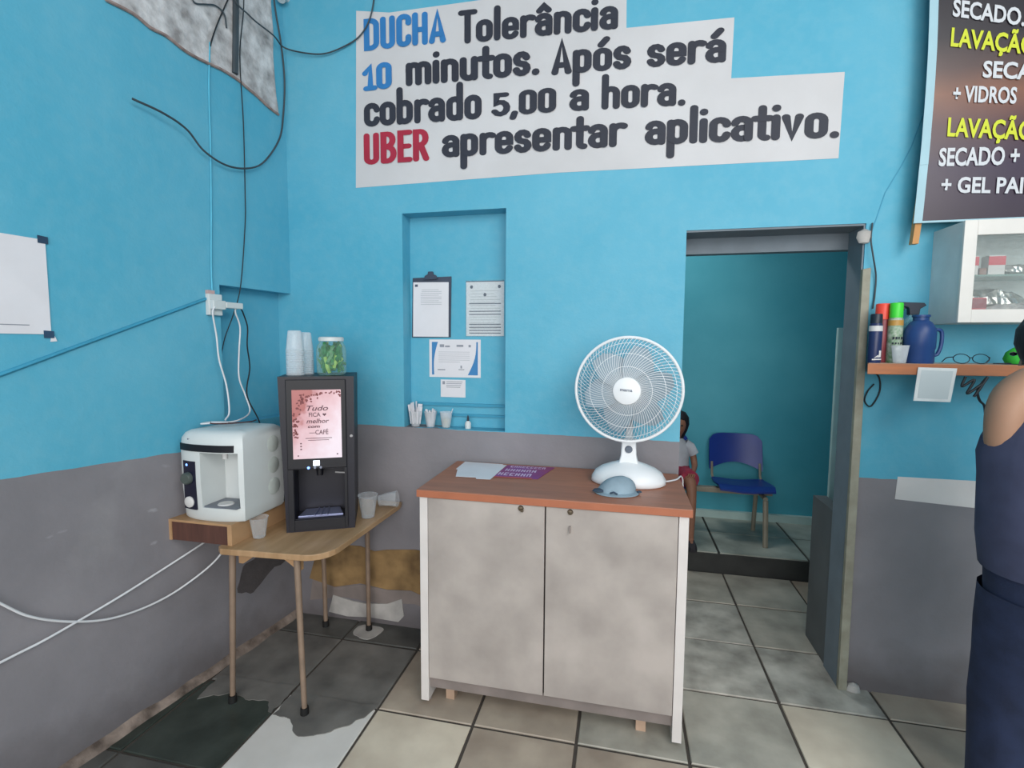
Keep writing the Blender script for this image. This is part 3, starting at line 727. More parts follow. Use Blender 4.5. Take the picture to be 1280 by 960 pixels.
cable('water_hose', [(LX(0.6, 0.03), 0.6, 0.46), onL(1.074, 0.485, 0.02), onL(1.168, 0.491, 0.02), onL(1.274, 0.506, 0.02), onL(1.395, 0.526, 0.02), onL(1.532, 0.555, 0.02), onL(1.70, 0.60, 0.03), onL(1.80, 0.64, 0.05)], 0.0042, 'cable_white', 'straighter white hose rising across left wall to underside of tray')
cable('water_hose', [(LX(0.7, 0.03), 0.7, 1.25), onL(0.95, 0.83, 0.02), onL(1.083, 0.652, 0.02), onL(1.152, 0.577, 0.02), onL(1.251, 0.51, 0.02), onL(1.365, 0.46, 0.02), onL(1.497, 0.441, 0.02), onL(1.62, 0.458, 0.03), onL(1.74, 0.53, 0.07), onL(1.80, 0.64, 0.10)], 0.0042, 'cable_white', 'white hose sagging in a curve on left wall below the tray')
# PVC pipe stub at the top of the corner
mb = MB(); p = spline([(-1.64, D, 3.125), (-1.64, D - 0.04, 3.12), (-1.635, D - 0.05, 3.085)], 6)
mb.tube(p, 0.018, 12)
tag(mb.build('pipe_stub', 'white_plastic', smooth=True), 'short white pipe elbow poking out of the back wall at top corner', 'pipe')
# poster sheet on left wall (its code is left off)
t = thing('wall_sheet', 'white paper sheet taped to left wall at its corners', 'paper', (LX(1.2), 1.2, 1.62), R(-7.6))
MB().box((0.001, -0.19, -0.148), (0.0035, 0.055, 0.150)).build('sheet', 'paper', t)
for z in (-0.148, 0.150):
    MB().prism([(0.035, z - 0.012), (0.062, z - 0.012), (0.062, z + 0.010), (0.035, z + 0.012)], 0.0035, 0.005, 'x').build('tape', 'tape', t)
MB().box((0.0036, -0.19, -0.122), (0.004, 0.0, -0.119)).build('printed_line', 'paper_grey', t)
MB().prism([(0.052, -0.172), (0.07, -0.17), (0.065, -0.155), (0.056, -0.15)], 0.001, 0.003, 'x').build('torn_corner', 'paper', t)

# ------------------------------------------------------------------ niche contents
NY = D + ND
t = thing('clipboard', 'dark clipboard holding one white sheet in the wall niche', 'clipboard', (-0.935, NY, 1.48))
MB().prism([(-0.105, 0.0), (0.100, 0.002), (0.105, 0.300), (-0.098, 0.296)], -0.006, -0.001, 'y').build('board', 'clip_dark', t)
MB().prism([(-0.098, 0.005), (0.090, 0.004), (0.092, 0.272), (-0.094, 0.275)], -0.0085, -0.0065, 'y').build('sheet', 'paper', t)
MB().prism([(-0.035, 0.285), (0.035, 0.287), (0.03, 0.305), (0.014, 0.312), (0.012, 0.325), (-0.012, 0.325), (-0.014, 0.312), (-0.03, 0.304)], -0.018, -0.006, 'y').build('clip', 'clip_dark', t, bevel=0.002)
MB().box((-0.085, -0.0092, 0.252), (-0.070, -0.0088, 0.264)).build('printed_mark', 'paper_dark', t)
mb = MB()
for q in range(9): mb.box((-0.055 if q > 1 else -0.05, -0.0090, 0.235 - q * 0.009), (0.055 if q % 3 else 0.04, -0.0086, 0.238 - q * 0.009))
mb.build('printed_lines', 'paper_pale', t)
t = thing('notice_sheet', 'printed sheet with dark lines in clear sleeve, right side of wall niche', 'paper', (-0.659, NY, 1.489))
MB().box((-0.095, -0.003, 0.0), (0.095, -0.0008, 0.265)).build('sheet', 'paper', t)
mb = MB()
for z, a, b in ((0.155, -0.08, 0.08), (0.118, -0.08, 0.08), (0.103, -0.08, 0.08), (0.055, -0.08, 0.08), (0.040, -0.08, 0.08), (0.025, -0.08, 0.08), (0.012, -0.08, 0.08), (0.262, -0.095, 0.095)): mb.box((a, -0.0038, z), (b, -0.0032, z + 0.004))
for cx, cz in ((-0.068, 0.238), (0.072, 0.238), (0.0, 0.2)): mb.prism([(cx + 0.008 * math.cos(R(60 * q)), cz + 0.009 * math.sin(R(60 * q))) for q in range(6)], -0.0038, -0.0032, 'y')
mb.build('printed_lines', 'paper_dark', t)
mb = MB()
for q in range(14): mb.box((-0.075, -0.0036, 0.035 + q * 0.014), (0.06 + 0.015 * math.sin(q * 2), -0.0032, 0.0375 + q * 0.014))
mb.build('printed_text', 'paper_pale', t)
MB().box((-0.098, -0.0055, -0.004), (0.098, -0.0042, 0.27)).build('sleeve', 'glass', t)
t = thing('certificate', 'certificate with blue curved side bands below the clipboard', 'certificate', (-0.8145, NY, 1.283))
MB().box((-0.134, -0.003, 0.0), (0.134, -0.0008, 0.188)).build('sheet', 'paper', t)
def bowed(s):
    out = [(s * 0.120, 0.012), (s * 0.120, 0.176)]
    if s < 0: c0, c1, bow = -0.088, -0.108, 0.010
    else: c0, c1, bow = 0.112, 0.068, 0.014
    pts = [(c0 + (c1 - c0) * q / 8 - s * (-bow) * math.sin(PI * q / 8), 0.176 - 0.164 * q / 8) for q in range(9)]
    return out + pts
for s in (-1, 1): MB().prism(bowed(s), -0.0038, -0.0031, 'y').build('blue_band', 'paper_blue', t)
mb = MB()
for a, b, z, h in ((-0.078, -0.055, 0.150, 0.014), (-0.05, -0.025, 0.150, 0.008), (0.01, 0.045, 0.152, 0.010), (0.072, 0.084, 0.15, 0.012), (-0.09, -0.05, 0.035, 0.005), (0.02, 0.05, 0.037, 0.004), (0.03, 0.038, 0.045, 0.014)): mb.box((a, -0.0037, z), (b, -0.0031, z + h))
mb.build('printed_marks', 'paper_grey', t)
mb = MB()
for q in range(6): mb.box((-0.085, -0.0036, 0.125 - q * 0.010), (0.078 - (q == 5) * 0.05, -0.0031, 0.1275 - q * 0.010))
mb.build('printed_text', 'paper_pale', t)
t = thing('note_card', 'small white note card just under the certificate in the niche', 'paper', (-0.824, NY, 1.183))
MB().box((-0.065, -0.003, 0.0), (0.065, -0.0008, 0.088)).build('sheet', 'paper', t)
mb = MB().box((-0.055, -0.0036, 0.064), (-0.042, -0.0031, 0.080))
for q in range(4): mb.box((-0.035, -0.0036, 0.076 - q * 0.009), (0.05 - q * 0.004, -0.0031, 0.079 - q * 0.009))
mb.build('printed_marks', 'paper_grey', t)

def cup_mb(r0, r1, h, seg=20):
    mb = MB()
    mb.lathe([(0.0, 0.002), (r0 * 0.9, 0.001), (r0, 0.003), (r0 + (r1 - r0) * 0.45, h * 0.45), (r0 + (r1 - r0) * 0.5, h * 0.5), (r1, h - 0.003), (r1 * 1.05, h - 0.001), (r1 * 1.04, h), (r1 * 0.985, h - 0.001)], seg)
    return mb
def niche_cup(x, y, label, fill):
    t = thing('plastic_cup', label, 'cup', (x, y, NZ0))
    cup_mb(0.020, 0.031, 0.078).build('cup', 'clear_thick', t, smooth=True)
    if fill == 'napkin':
        mb = MB()
        for q in range(7):
            a = q * 0.9; rr2 = 0.013
            mt = Matrix.Translation((rr2 * math.cos(a), rr2 * math.sin(a), 0.015)) @ Matrix.Rotation(a, 4, 'Z') @ Matrix.Rotation(R(8), 4, 'Y')
            mb.box((-0.012, -0.002, 0), (0.012, 0.002, 0.085 + 0.012 * (q % 3)), mt)
        mb.build('napkin', 'paper', t)
    elif fill == 'sticks':
        mb = MB()
        for q in range(10):
            a = q * 0.7; mb.tube([(0.010 * math.cos(a), 0.010 * math.sin(a), 0.006), (0.022 * math.cos(a), 0.022 * math.sin(a), 0.082 + 0.004 * (q % 3))], 0.0045, 6)
        mb.build('straw', 'paper', t)
    else:
        MB().lathe([(0.0, 0.004), (0.019, 0.004), (0.026, 0.045), (0.0, 0.046)], 16).build('contents', mat('beige_contents', '#b9bba8'), t, smooth=True)
        MB().tube([(0.0, 0, 0.01), (0.034, 0.004, 0.095)], 0.002, 5).build('stirrer', 'paper', t)
    return t
niche_cup(-1.005, 2.315, 'leftmost plastic cup on niche ledge, stuffed tall with white napkins', 'napkin')
niche_cup(-0.925, 2.313, 'middle plastic cup on niche ledge, filled with white straws', 'sticks')
niche_cup(-0.845, 2.318, 'translucent cup on niche ledge with pale contents and one stirrer', 'stirrer')
t = thing('small_bottle', 'tiny white bottle with dark nozzle at right on the niche ledge', 'bottle', (-0.731, 2.315, NZ0))
MB().lathe([(0.0, 0.0), (0.014, 0.0), (0.015, 0.005), (0.015, 0.028), (0.008, 0.038), (0.0, 0.038)], 14).build('body', 'white_plastic', t, smooth=True)
MB().lathe([(0.0, 0.037), (0.007, 0.037), (0.006, 0.052), (0.002, 0.066), (0.0, 0.066)], 10).build('nozzle', 'trigger', t, smooth=True)

# ------------------------------------------------------------------ side table
TZ = 0.66
t = thing('side_table', 'small wooden side table with rounded corner and thin brown legs', 'table', (0, 0, 0))
poly = [(-1.515, 1.590), (-1.49, 1.570), (-1.20, 1.588)]
poly += [(-1.163 + 0.105 * math.cos(R(a)), 1.695 + 0.105 * math.sin(R(a))) for a in (-78, -62, -46, -30, -14, 0)]
poly += [(-1.052, 2.22), (-1.06, 2.262), (-1.67, 2.262), (-1.70, 1.70), (-1.53, 1.68)]
MB().prism(poly, TZ - 0.024, TZ).build('tabletop', 'table_wood', t, bevel=0.003)
ap = [(-1.47, TZ - 0.024), (-1.47, TZ - 0.085)] + [(-1.45 + 0.24 * q / 8, TZ - 0.085 + 0.055 * math.sin(PI * q / 8)) for q in range(9)] + [(-1.19, TZ - 0.085), (-1.19, TZ - 0.024)]
MB().prism(ap, 1.64, 1.655, 'y').build('apron', 'table_edge', t)
for x0, y0, x1, y1 in ((-1.480, 1.62, -1.507, 1.62), (-1.195, 1.622, -1.181, 1.624), (-1.215, 2.195, -1.221, 2.205), (-1.46, 2.19, -1.455, 2.19)):
    lg = MB().tube([(x0, y0, TZ - 0.024), (x1, y1, 0.004)], 0.0125, 10, r1=0.0105).build('leg', 'leg_brown', t, smooth=True)
    MB().tube([(x1, y1, 0.030), (x1, y1, 0.0)], 0.0155, 10, r1=0.0165).build('rubber_foot', 'rubber', lg, smooth=True)
t = thing('wooden_tray', 'shallow wooden box with dark front holding up the water purifier', 'tray', (-1.613, 1.600, TZ))
MB().box((-0.132, 0.004, 0.0), (0.130, 0.014, 0.078)).build('front_panel', 'dark_wood', t)
MB().box((0.130, 0.0, 0.0), (0.150, 0.36, 0.085)).build('side_panel', 'table_edge', t, bevel=0.001)
MB().add([(-0.147, 0, 0), (-0.132, 0, 0), (-0.082, 0.36, 0), (-0.104, 0.36, 0), (-0.147, 0, 0.085), (-0.132, 0, 0.085), (-0.082, 0.36, 0.085), (-0.097, 0.36, 0.085)],
         [(0, 3, 2, 1), (4, 5, 6, 7), (0, 1, 5, 4), (1, 2, 6, 5), (2, 3, 7, 6), (3, 0, 4, 7)]).build('side_panel', 'table_edge', t)
MB().add([(-0.13, 0.0145, 0.072), (0.13, 0.0145, 0.072), (0.13, 0.36, 0.072), (-0.089, 0.36, 0.072), (-0.13, 0.0145, 0.0845), (0.13, 0.0145, 0.0845), (0.13, 0.36, 0.0845), (-0.089, 0.36, 0.0845)],
         [(0, 3, 2, 1), (4, 5, 6, 7), (0, 1, 5, 4), (1, 2, 6, 5), (2, 3, 7, 6), (3, 0, 4, 7)]).build('top_board', 'table_edge', t)
MB().box((-0.132, 0.0, 0.076), (0.130, 0.014, 0.085)).build('trim', 'table_edge', t)

# water purifier
t = thing('water_purifier', 'white countertop water purifier with black band and blue light', 'water purifier', (-1.578, 1.615, TZ + 0.0855), R(0))
def pur_out(ins, zz, nose=0.03):
    # plan outline, bulging front, rounded corners
    hw = 0.150 - ins; pts = []
    for q in range(13):
        u = -1 + 2 * q / 12; pts.append((u * hw, ins - nose * (1 - abs(u) ** 2.6) + 0.02))
    pts += [(hw, 0.06), (hw, 0.27 - ins - 0.01), (hw - 0.01, 0.27 - ins), (-hw + 0.01, 0.27 - ins), (-hw, 0.27 - ins - 0.01), (-hw, 0.06)]
    # the left back corner follows the wall
    return [(max(x, -0.142 + ins + 0.12 * max(0, y)), y, zz) if x < 0 else (x, y, zz) for x, y in pts]
rings = [pur_out(0.012, 0.0), pur_out(0.006, 0.010), pur_out(0.004, 0.05), pur_out(0.0, 0.15), pur_out(0.0, 0.29), pur_out(0.003, 0.325), pur_out(0.012, 0.345), pur_out(0.026, 0.355), pur_out(0.05, 0.359)]
body = MB().loft(rings).build('housing', 'white_plastic', t, smooth=True, angle=50)
cut(body, [((-0.022, -0.05, 0.055), (0.132, 0.115, 0.275))])
for p in body.data.polygons: p.use_smooth = True
body.data.set_sharp_from_angle(angle=R(35))
def pur_front(x): u = x / 0.15; return -0.03 * (1 - abs(u) ** 2.6) + 0.02
def strip(x0, x1, z0, z1, off, m, name, n=10):
    rg = []
    for q in range(n + 1):
        x = x0 + (x1 - x0) * q / n; y = pur_front(x)
        rg.append([(x, y - off, z0), (x, y + 0.004, z0), (x, y + 0.004, z1), (x, y - off, z1)])
    return MB().loft(rg).build(name, m, t, smooth=True, angle=30)
strip(-0.130, 0.120, 0.279, 0.306, 0.003, 'machine', 'band')
strip(-0.113, -0.045, 0.045, 0.238, 0.0025, 'machine_glass', 'control_panel', 4)
def face_disc(x, z, rad, off, m, name, depth=0.01):
    y = pur_front(x)
    mt = Matrix.Translation((x, y, z)) @ Matrix.Rotation(R(90), 4, 'X')
    return MB().lathe([(0.0, depth), (rad * 0.8, depth), (rad, depth * 0.7), (rad, -0.002), (0.0, -0.002)], 18, mtx=mt).build(name, m, t, smooth=True)
face_disc(-0.082, 0.170, 0.024, 0, mat('knob_olive', '#4a5350', 0.4), 'knob', 0.022)
face_disc(-0.078, 0.075, 0.022, 0, 'off_white', 'dial', 0.012)
face_disc(-0.090, 0.222, 0.005, 0, 'led_blue', 'light', 0.004)
MB().box((-0.02, 0.0, 0.0555), (0.128, 0.11, 0.060)).build('drip_tray', mat('drip_grey', '#6c717b', 0.4), t)
MB().lathe([(0.0, 0.004), (0.028, 0.004), (0.032, 0.0), (0.032, -0.003)], 18, (0.045, 0.04, 0.0605), sy=0.9).build('grate', 'off_white', t, smooth=True)
MB().lathe([(0.012, 0.03), (0.010, 0.0), (0.0, 0.0)], 12, (0.05, 0.04, 0.245)).build('spout', 'off_white', t, smooth=True)
for z in (0.10, 0.19, 0.28):
    mt = Matrix.Translation((0.1495, 0.19, z)) @ Matrix.Rotation(R(90), 4, 'Y')
    MB().lathe([(0.0, 0.003), (0.030, 0.0025), (0.036, 0.0)], 20, mtx=mt).build('vent_boss', mat('vent_pale_green', '#c2cac6', 0.5), t, smooth=True)
text('PURIFI', -0.085, 0.325, -0.045, 0.325, 0.006, -0.003, 'knob_grey', t, name='small_marking', bold=0.0) if False else None
mb = MB()
for q in range(5): mb.box((-0.085 + q * 0.008, -0.0012, 0.322), (-0.080 + q * 0.008, 0.02, 0.327))
mb.build('small_marking', 'knob_grey', t)

# coffee machine
t = thing('coffee_machine', 'tall black coffee vending machine with pink backlit poster', 'coffee machine', (-1.347, 1.768, TZ), R(27))
mh = 0.652
mb = MB().add([(0, 0, 0), (0.272, 0, 0), (0.272, 0.29, 0), (0, 0.29, 0), (-0.018, 0, mh), (0.278, 0, mh), (0.278, 0.29, mh), (-0.018, 0.29, mh)],
              [(0, 3, 2, 1), (4, 5, 6, 7), (0, 1, 5, 4), (1, 2, 6, 5), (2, 3, 7, 6), (3, 0, 4, 7)])
body = mb.build('housing', 'machine_side', t)
cut(body, [((0.035, -0.05, 0.055), (0.232, 0.11, 0.265))])
MB().box((0.012, -0.010, 0.268), (0.245, 0.0, mh - 0.012)).build('door', 'machine', t, bevel=0.003)
MB().box((0.012, -0.010, 0.010), (0.034, 0.0, 0.268)).box((0.233, -0.010, 0.01), (0.245, 0.0, 0.268)).box((0.034, -0.01, 0.01), (0.233, 0.0, 0.052)).build('lower_frame', 'machine', t, bevel=0.001)
scr = MB().box((0.036, -0.012, 0.312), (0.226, -0.0095, 0.598)).build('poster', 'screen', t)
random.seed(11)
mb = MB()
for q in range(95):
    # printed beans thin out away from the upper left edge
    if q < 42: x = 0.060 + random.random() ** 1.0 * 0.165; z = 0.590 - abs(random.gauss(0, 0.010)) - (0.030 * max(0, 0.15 - x) / 0.09)
    else: z = 0.58 - random.random() * 0.18; x = 0.040 + abs(random.gauss(0, 0.013)) + max(0, (z - 0.50)) * 0.35
    x = min(x, 0.222)
    a = random.random() * PI; rx, rz = 0.0046, 0.0032
    pts = [(x + rx * math.cos(u) * math.cos(a) - rz * math.sin(u) * math.sin(a), z + rx * math.cos(u) * math.sin(a) + rz * math.sin(u) * math.cos(a)) for u in [2 * PI * k2 / 8 for k2 in range(8)]]
    mb.add([(p[0], -0.0125 - (q % 7) * 0.0001, p[1]) for p in pts], [tuple(range(8))])
mb.build('printed_beans', 'bean', scr)
ln = 0.6
def ptxt(s, x0, x1, z, h, bold=0.0, shear=0.0, m='print_dark'): text(s, x0, z, x1, z, h, -0.0135, m, scr, bold=bold, shear=shear)
ptxt('Tudo', 0.092, 0.175, 0.512, 0.022, 0.012, 0.3)
ptxt('FICA', 0.100, 0.145, 0.487, 0.018, 0.012)
ptxt('melhor', 0.090, 0.178, 0.460, 0.019, 0.012, 0.25)
ptxt('com', 0.095, 0.142, 0.441, 0.012, 0.03, 0.2)
ptxt('—CAFÉ', 0.100, 0.174, 0.413, 0.019, 0.01)
mb = MB().box((0.085, -0.0131, 0.396), (0.188, -0.0126, 0.3985)).box((0.095, -0.0131, 0.388), (0.176, -0.0126, 0.390))
for z in (0.350, 0.362, 0.374): mb.box((0.064, -0.0131, z), (0.070, -0.0126, z + 0.005))
mb.box((0.205, -0.0131, 0.325), (0.211, -0.0126, 0.330)).box((0.053, -0.0131, 0.323), (0.058, -0.0126, 0.328))
# little heart beside FICA
mb.add([(0.160 + p[0] * 0.6, -0.0131, 0.495 + p[1] * 0.6) for p in [(0, -0.011), (0.012, 0.001), (0.010, 0.008), (0.005, 0.009), (0, 0.004), (-0.005, 0.009), (-0.010, 0.008), (-0.012, 0.001)]], [tuple(range(8))])
mb.build('printed_marks', 'print_dark', scr)
MB().box((0.112, -0.0125, 0.281), (0.137, -0.0095, 0.303)).build('display', 'lit_display', t)
for x, m in ((0.093, 'led_blue'), (0.118, 'led_dim'), (0.141, 'led_dim')):
    mt = Matrix.Translation((x, -0.010, 0.262 if False else 0.273)) @ Matrix.Rotation(R(90), 4, 'X')
    MB().lathe([(0.0, 0.003), (0.0045, 0.003), (0.0055, 0.0)], 12, mtx=mt).build('button', m, t, smooth=True)
MB().box((0.19, -0.011, 0.246), (0.228, -0.002, 0.2515), Matrix.Rotation(R(6), 4, 'Y') @ Matrix.Translation((-0.02, 0, 0.02))).build('silver_bar', 'steel', t)  # narrow tilted silver bar above the cavity, right side
MB().prism([(0.045, 0.005), (0.225, 0.005), (0.205, 0.10), (0.065, 0.10)], 0.056, 0.066).build('drip_tray', 'tray_steel', t, bevel=0.002)
mb = MB()
for q in range(3): mb.tube([(0.11 + q * 0.025, -0.004, 0.069), (0.12 + q * 0.02, 0.09, 0.069)], 0.0035, 6)
mb.build('tray_rib', 'tray_steel', t)
MB().lathe([(0.016, 0.04), (0.013, 0.0), (0.0, 0.0)], 14, (0.13, 0.05, 0.226)).build('nozzle', 'machine', t, smooth=True)
MB().lathe([(0.0, 0.004), (0.006, 0.004), (0.007, 0.0)], 12, mtx=Matrix.Translation((0.264, 0.0, 0.40)) @ Matrix.Rotation(R(90), 4, 'X')).build('lock', 'steel', t, smooth=True)

MT = Matrix.Translation((-1.347, 1.768, TZ)) @ Matrix.Rotation(R(27), 4, 'Z')
def on_machine(x, y): v = MT @ Vector((x, y, mh)); return (v.x, v.y, v.z + 0.0005)
# two nested stacks of clear cups, upside down
for (x, y), n, lab in (((0.036, 0.10), 19, 'taller stack of upside-down clear plastic cups on coffee machine'), ((0.066, 0.165), 18, 'shorter stack of upside-down clear plastic cups behind the taller one')):
    t = thing('cup_stack', lab, 'cup stack', on_machine(x, y), 0, 'clear plastic cups on the coffee machine')
    prof = []
    for q in range(n):
        z = q * 0.006; prof += [(0.036, z), (0.0372, z + 0.0015), (0.0365, z + 0.003), (0.0352, z + 0.0045)]
    zt = n * 0.006
    prof += [(0.035, zt), (0.030, zt + 0.045), (0.027, zt + 0.072), (0.024, zt + 0.075), (0.0, zt + 0.074)]
    MB().lathe(prof, 20).build('cups', 'clear_thick', t, smooth=True)
# jar of green sachets
t = thing('sweets_jar', 'clear jar of green wrapped sachets with white lid on coffee machine', 'jar', on_machine(0.180, 0.125))
MB().lathe([(0.0, 0.0), (0.052, 0.0), (0.060, 0.008), (0.062, 0.04), (0.062, 0.10), (0.058, 0.125), (0.050, 0.138), (0.050, 0.146)], 28).build('glass', 'clear_jar', t, smooth=True)
MB().lathe([(0.0, 0.164), (0.048, 0.164), (0.053, 0.160), (0.053, 0.146), (0.0, 0.146)], 28).build('lid', 'white_plastic', t, smooth=True)
random.seed(5)
mesh_s = None
for q in range(90):
    a = random.random() * 2 * PI; rad = 0.040 * math.sqrt(random.random()) if q > 14 else 0.043
    z = 0.035 + random.random() * 0.082
    if mesh_s is None:
        mb = MB(); mb.loft([[(-0.011, -0.001, -0.028), (0.011, -0.001, -0.028), (0.011, 0.001, -0.028), (-0.011, 0.001, -0.028)], [(-0.010, -0.0045, -0.02), (0.010, -0.0045, -0.02), (0.010, 0.0045, -0.02), (-0.010, 0.0045, -0.02)],
                                [(-0.010, -0.0045, 0.02), (0.010, -0.0045, 0.02), (0.010, 0.0045, 0.02), (-0.010, 0.0045, 0.02)], [(-0.011, -0.001, 0.028), (0.011, -0.001, 0.028), (0.011, 0.001, 0.028), (-0.011, 0.001, 0.028)]])
        o = mb.build('sachet', 'sachet_green', t); mesh_s = o.data; mesh_l = o.data.copy(); mesh_l.materials[0] = M['sachet_light']
    else:
        o = bpy.data.objects.new('sachet', mesh_l if q % 5 == 0 else mesh_s); C.objects.link(o); o.parent = t
    o.location = (rad * math.cos(a), rad * math.sin(a), z); o.scale = (0.6, 0.9, 1.1); o.rotation_euler = (random.gauss(0, 0.25), random.gauss(0, 0.45), a + PI / 2)
# cups on the table
def table_cup(loc, rot, r0, r1, h, lab):
    t = cup_mb(r0, r1, h).build('plastic_cup', 'clear', smooth=True, loc=loc, rot=rot)
    return tag(t, lab, 'cup')
table_cup((-1.424, 1.702, TZ + 0.0005), (0, 0, 0), 0.023, 0.035, 0.085, 'empty clear plastic cup standing on the table before the purifier')
table_cup((-1.113, 2.02, TZ + 0.0005), (0, 0, 0), 0.028, 0.043, 0.105, 'empty clear plastic cup standing at right of coffee machine')
o = table_cup((-1.125, 2.145, TZ + 0.038), (0, R(84), R(12)), 0.026, 0.036, 0.09, 'crumpled clear plastic cup lying on its side on the table')
for v in o.data.vertices: v.co.x += 0.004 * math.sin(v.co.z * 120 + v.co.y * 90)

# ------------------------------------------------------------------ cabinet counter
CX0, CX1, CY0, CY1, CZ = -0.770, 0.252, 1.772, 2.262, 0.885
t = thing('counter_cabinet', 'two-door cabinet with stone-pattern doors, white sides and reddish-brown top', 'cabinet', (0, 0, 0))
MB().box((CX0, CY0, CZ - 0.030), (CX1, CY1, CZ)).build('countertop', 'cab_top', t, bevel=0.003)
MB().box((CX0 + 0.002, CY0 - 0.0015, CZ - 0.028), (CX1 - 0.002, CY0, CZ - 0.003)).build('edge_band', 'cab_edge', t)
for x0, x1 in ((-0.760, -0.727), (0.207, 0.240)):
    MB().box((x0, CY0 + 0.008, 0.018), (x1, CY1 - 0.004, CZ - 0.03)).build('side_panel', 'cab_white', t, bevel=0.0015)
for x in (-0.7435, 0.2235):
    for y in (CY0 + 0.05, CY1 - 0.06): MB().lathe([(0.014, 0.0), (0.015, 0.018), (0.0, 0.018)], 12, (x, y, 0)).build('foot', 'kick', t)
MB().box((-0.727, CY1 - 0.02, 0.07), (0.207, CY1 - 0.008, CZ - 0.03)).build('back_panel', 'cab_white', t)
MB().box((-0.727, CY0 + 0.03, 0.10), (0.207, CY1 - 0.02, 0.118)).build('bottom_panel', 'cab_white', t)
for x0, x1 in ((-0.7245, -0.2665), (-0.2610, 0.2045)):
    d = MB().box((x0, CY0 + 0.006, 0.119), (x1, CY0 + 0.024, CZ - 0.0315)).build('door', 'cab_door', t, bevel=0.001)
    xl = -0.356 if x0 < -0.5 else -0.172
    lk = MB().lathe([(0.0, 0.008), (0.009, 0.007), (0.011, 0.0)], 14, mtx=Matrix.Translation((xl, CY0 + 0.006, 0.841)) @ Matrix.Rotation(R(90), 4, 'X')).build('lock', 'brass', d, smooth=True)
    if x0 > -0.5: MB().box((xl - 0.0025, CY0 - 0.006, 0.765), (xl + 0.0025, CY0 + 0.0055, 0.79)).build('scratch', 'kick', d)
    else: MB().box((xl + 0.002, CY0 - 0.012, 0.832), (xl + 0.012, CY0 - 0.002, 0.842)).build('key', 'brass', d)
MB().box((-0.262 - 0.0042, CY0 + 0.022, 0.119), (-0.2613, CY0 + 0.026, CZ - 0.03)).build('gap_strip', 'dark_gap', t)
MB().box((-0.727, CY0 + 0.022, 0.070), (0.207, CY0 + 0.036, 0.1185)).build('kick_board', 'kick', t)
for x in (-0.655, 0.10):
    MB().box((x - 0.018, CY0 + 0.06, 0.0), (x + 0.018, CY0 + 0.10, 0.070)).build('foot', 'beige_foot', t)

# fan
FX, FY = 0.035, 2.075
t = thing('table_fan', 'white table fan with round wire grille standing on the cabinet', 'fan', (FX, FY, CZ), R(-2))
sup = lambda q, e: math.copysign(abs(q) ** e, q)
rings = []
for k_, (s_, z) in enumerate(((0.94, 0.0), (1.0, 0.006), (0.99, 0.022), (0.90, 0.045), (0.74, 0.062), (0.50, 0.077), (0.28, 0.088), (0.20, 0.095))):
    rings.append([(0.150 * s_ * sup(math.cos(2 * PI * q / 36), 0.9), 0.105 * s_ * sup(math.sin(2 * PI * q / 36), 0.9), z) for q in range(36)])
MB().loft(rings).build('base', 'fan_white', t, smooth=True, angle=80)
# moulded seam on the base
MB().tube([(0.045, -0.098, 0.012), (0.047, -0.088, 0.040), (0.050, -0.067, 0.062), (0.058, -0.03, 0.073)], 0.0012, 5).build('seam', 'off_white', t)
MB().loft([[(-0.040, -0.028, 0.080), (0.040, -0.028, 0.080), (0.040, 0.030, 0.080), (-0.040, 0.030, 0.080)], [(-0.031, -0.026, 0.115), (0.031, -0.026, 0.115), (0.031, 0.024, 0.115), (-0.031, 0.024, 0.115)],
           [(-0.028, -0.020, 0.182), (0.028, -0.020, 0.182), (0.028, 0.022, 0.182), (-0.028, 0.022, 0.182)]]).build('neck', 'fan_white', t, bevel=0.006, seg=3)
MB().lathe([(0.0, 0.006), (0.013, 0.006), (0.0155, 0.0)], 18, mtx=Matrix.Translation((0.0, -0.0255, 0.142)) @ Matrix.Rotation(R(90), 4, 'X')).build('knob', 'knob_grey', t, smooth=True)
HZ = 0.388; HY = -0.055; RG = 0.207
HT = Matrix.Translation((-0.008, HY, HZ)) @ Matrix.Rotation(R(-3), 4, 'Z') @ Matrix.Rotation(R(90), 4, 'X')  # local z points to the viewer
def circ(rad, z, n=64): return [HT @ Vector((rad * math.cos(2 * PI * q / n), rad * math.sin(2 * PI * q / n), z)) for q in range(n)]
grille = MB().tube(circ(RG, 0.0), 0.0062, 8, closed=True).build('grille_rim', 'fan_white', t, smooth=True)
mb = MB(); NW = 84
for q in range(NW):
    a0 = 2 * PI * q / NW; pts = []
    for s_ in range(9):
        u = s_ / 8; rad = 0.050 + (RG - 0.050) * u; a = a0 + 0.50 * (1 - u) ** 1.0
        z = 0.060 * (1 - (rad / RG) ** 4) if True else 0
        pts.append(HT @ Vector((rad * math.cos(a), rad * math.sin(a), z)))
    mb.tube(pts, 0.00105, 4)
for rad in (0.095, 0.145, 0.185):
    mb.tube(circ(rad, 0.060 * (1 - (rad / RG) ** 4) - 0.0015, 48), 0.0011, 4, closed=True)
mb.build('front_grille', 'fan_white', t)
mb = MB()
for q in range(72):
    a0 = 2 * PI * q / 72; pts = []
    for s_ in range(6):
        u = s_ / 5; rad = 0.05 + (RG - 0.05) * u; a = a0 - 0.35 * (1 - u)
        pts.append(HT @ Vector((rad * math.cos(a), rad * math.sin(a), -0.070 * (1 - (rad / RG) ** 4))))
    mb.tube(pts, 0.0010, 4)
for rad in (0.08, 0.12, 0.16): mb.tube(circ(rad, -0.070 * (1 - (rad / RG) ** 4), 40), 0.0012, 4, closed=True)
mb.build('rear_grille', 'grille_back', t)
hub = MB().lathe([(0.0, 0.071), (0.040, 0.070), (0.052, 0.066), (0.054, 0.060), (0.054, 0.054)], 32, mtx=HT).build('grille_badge', 'fan_white', t, smooth=True)
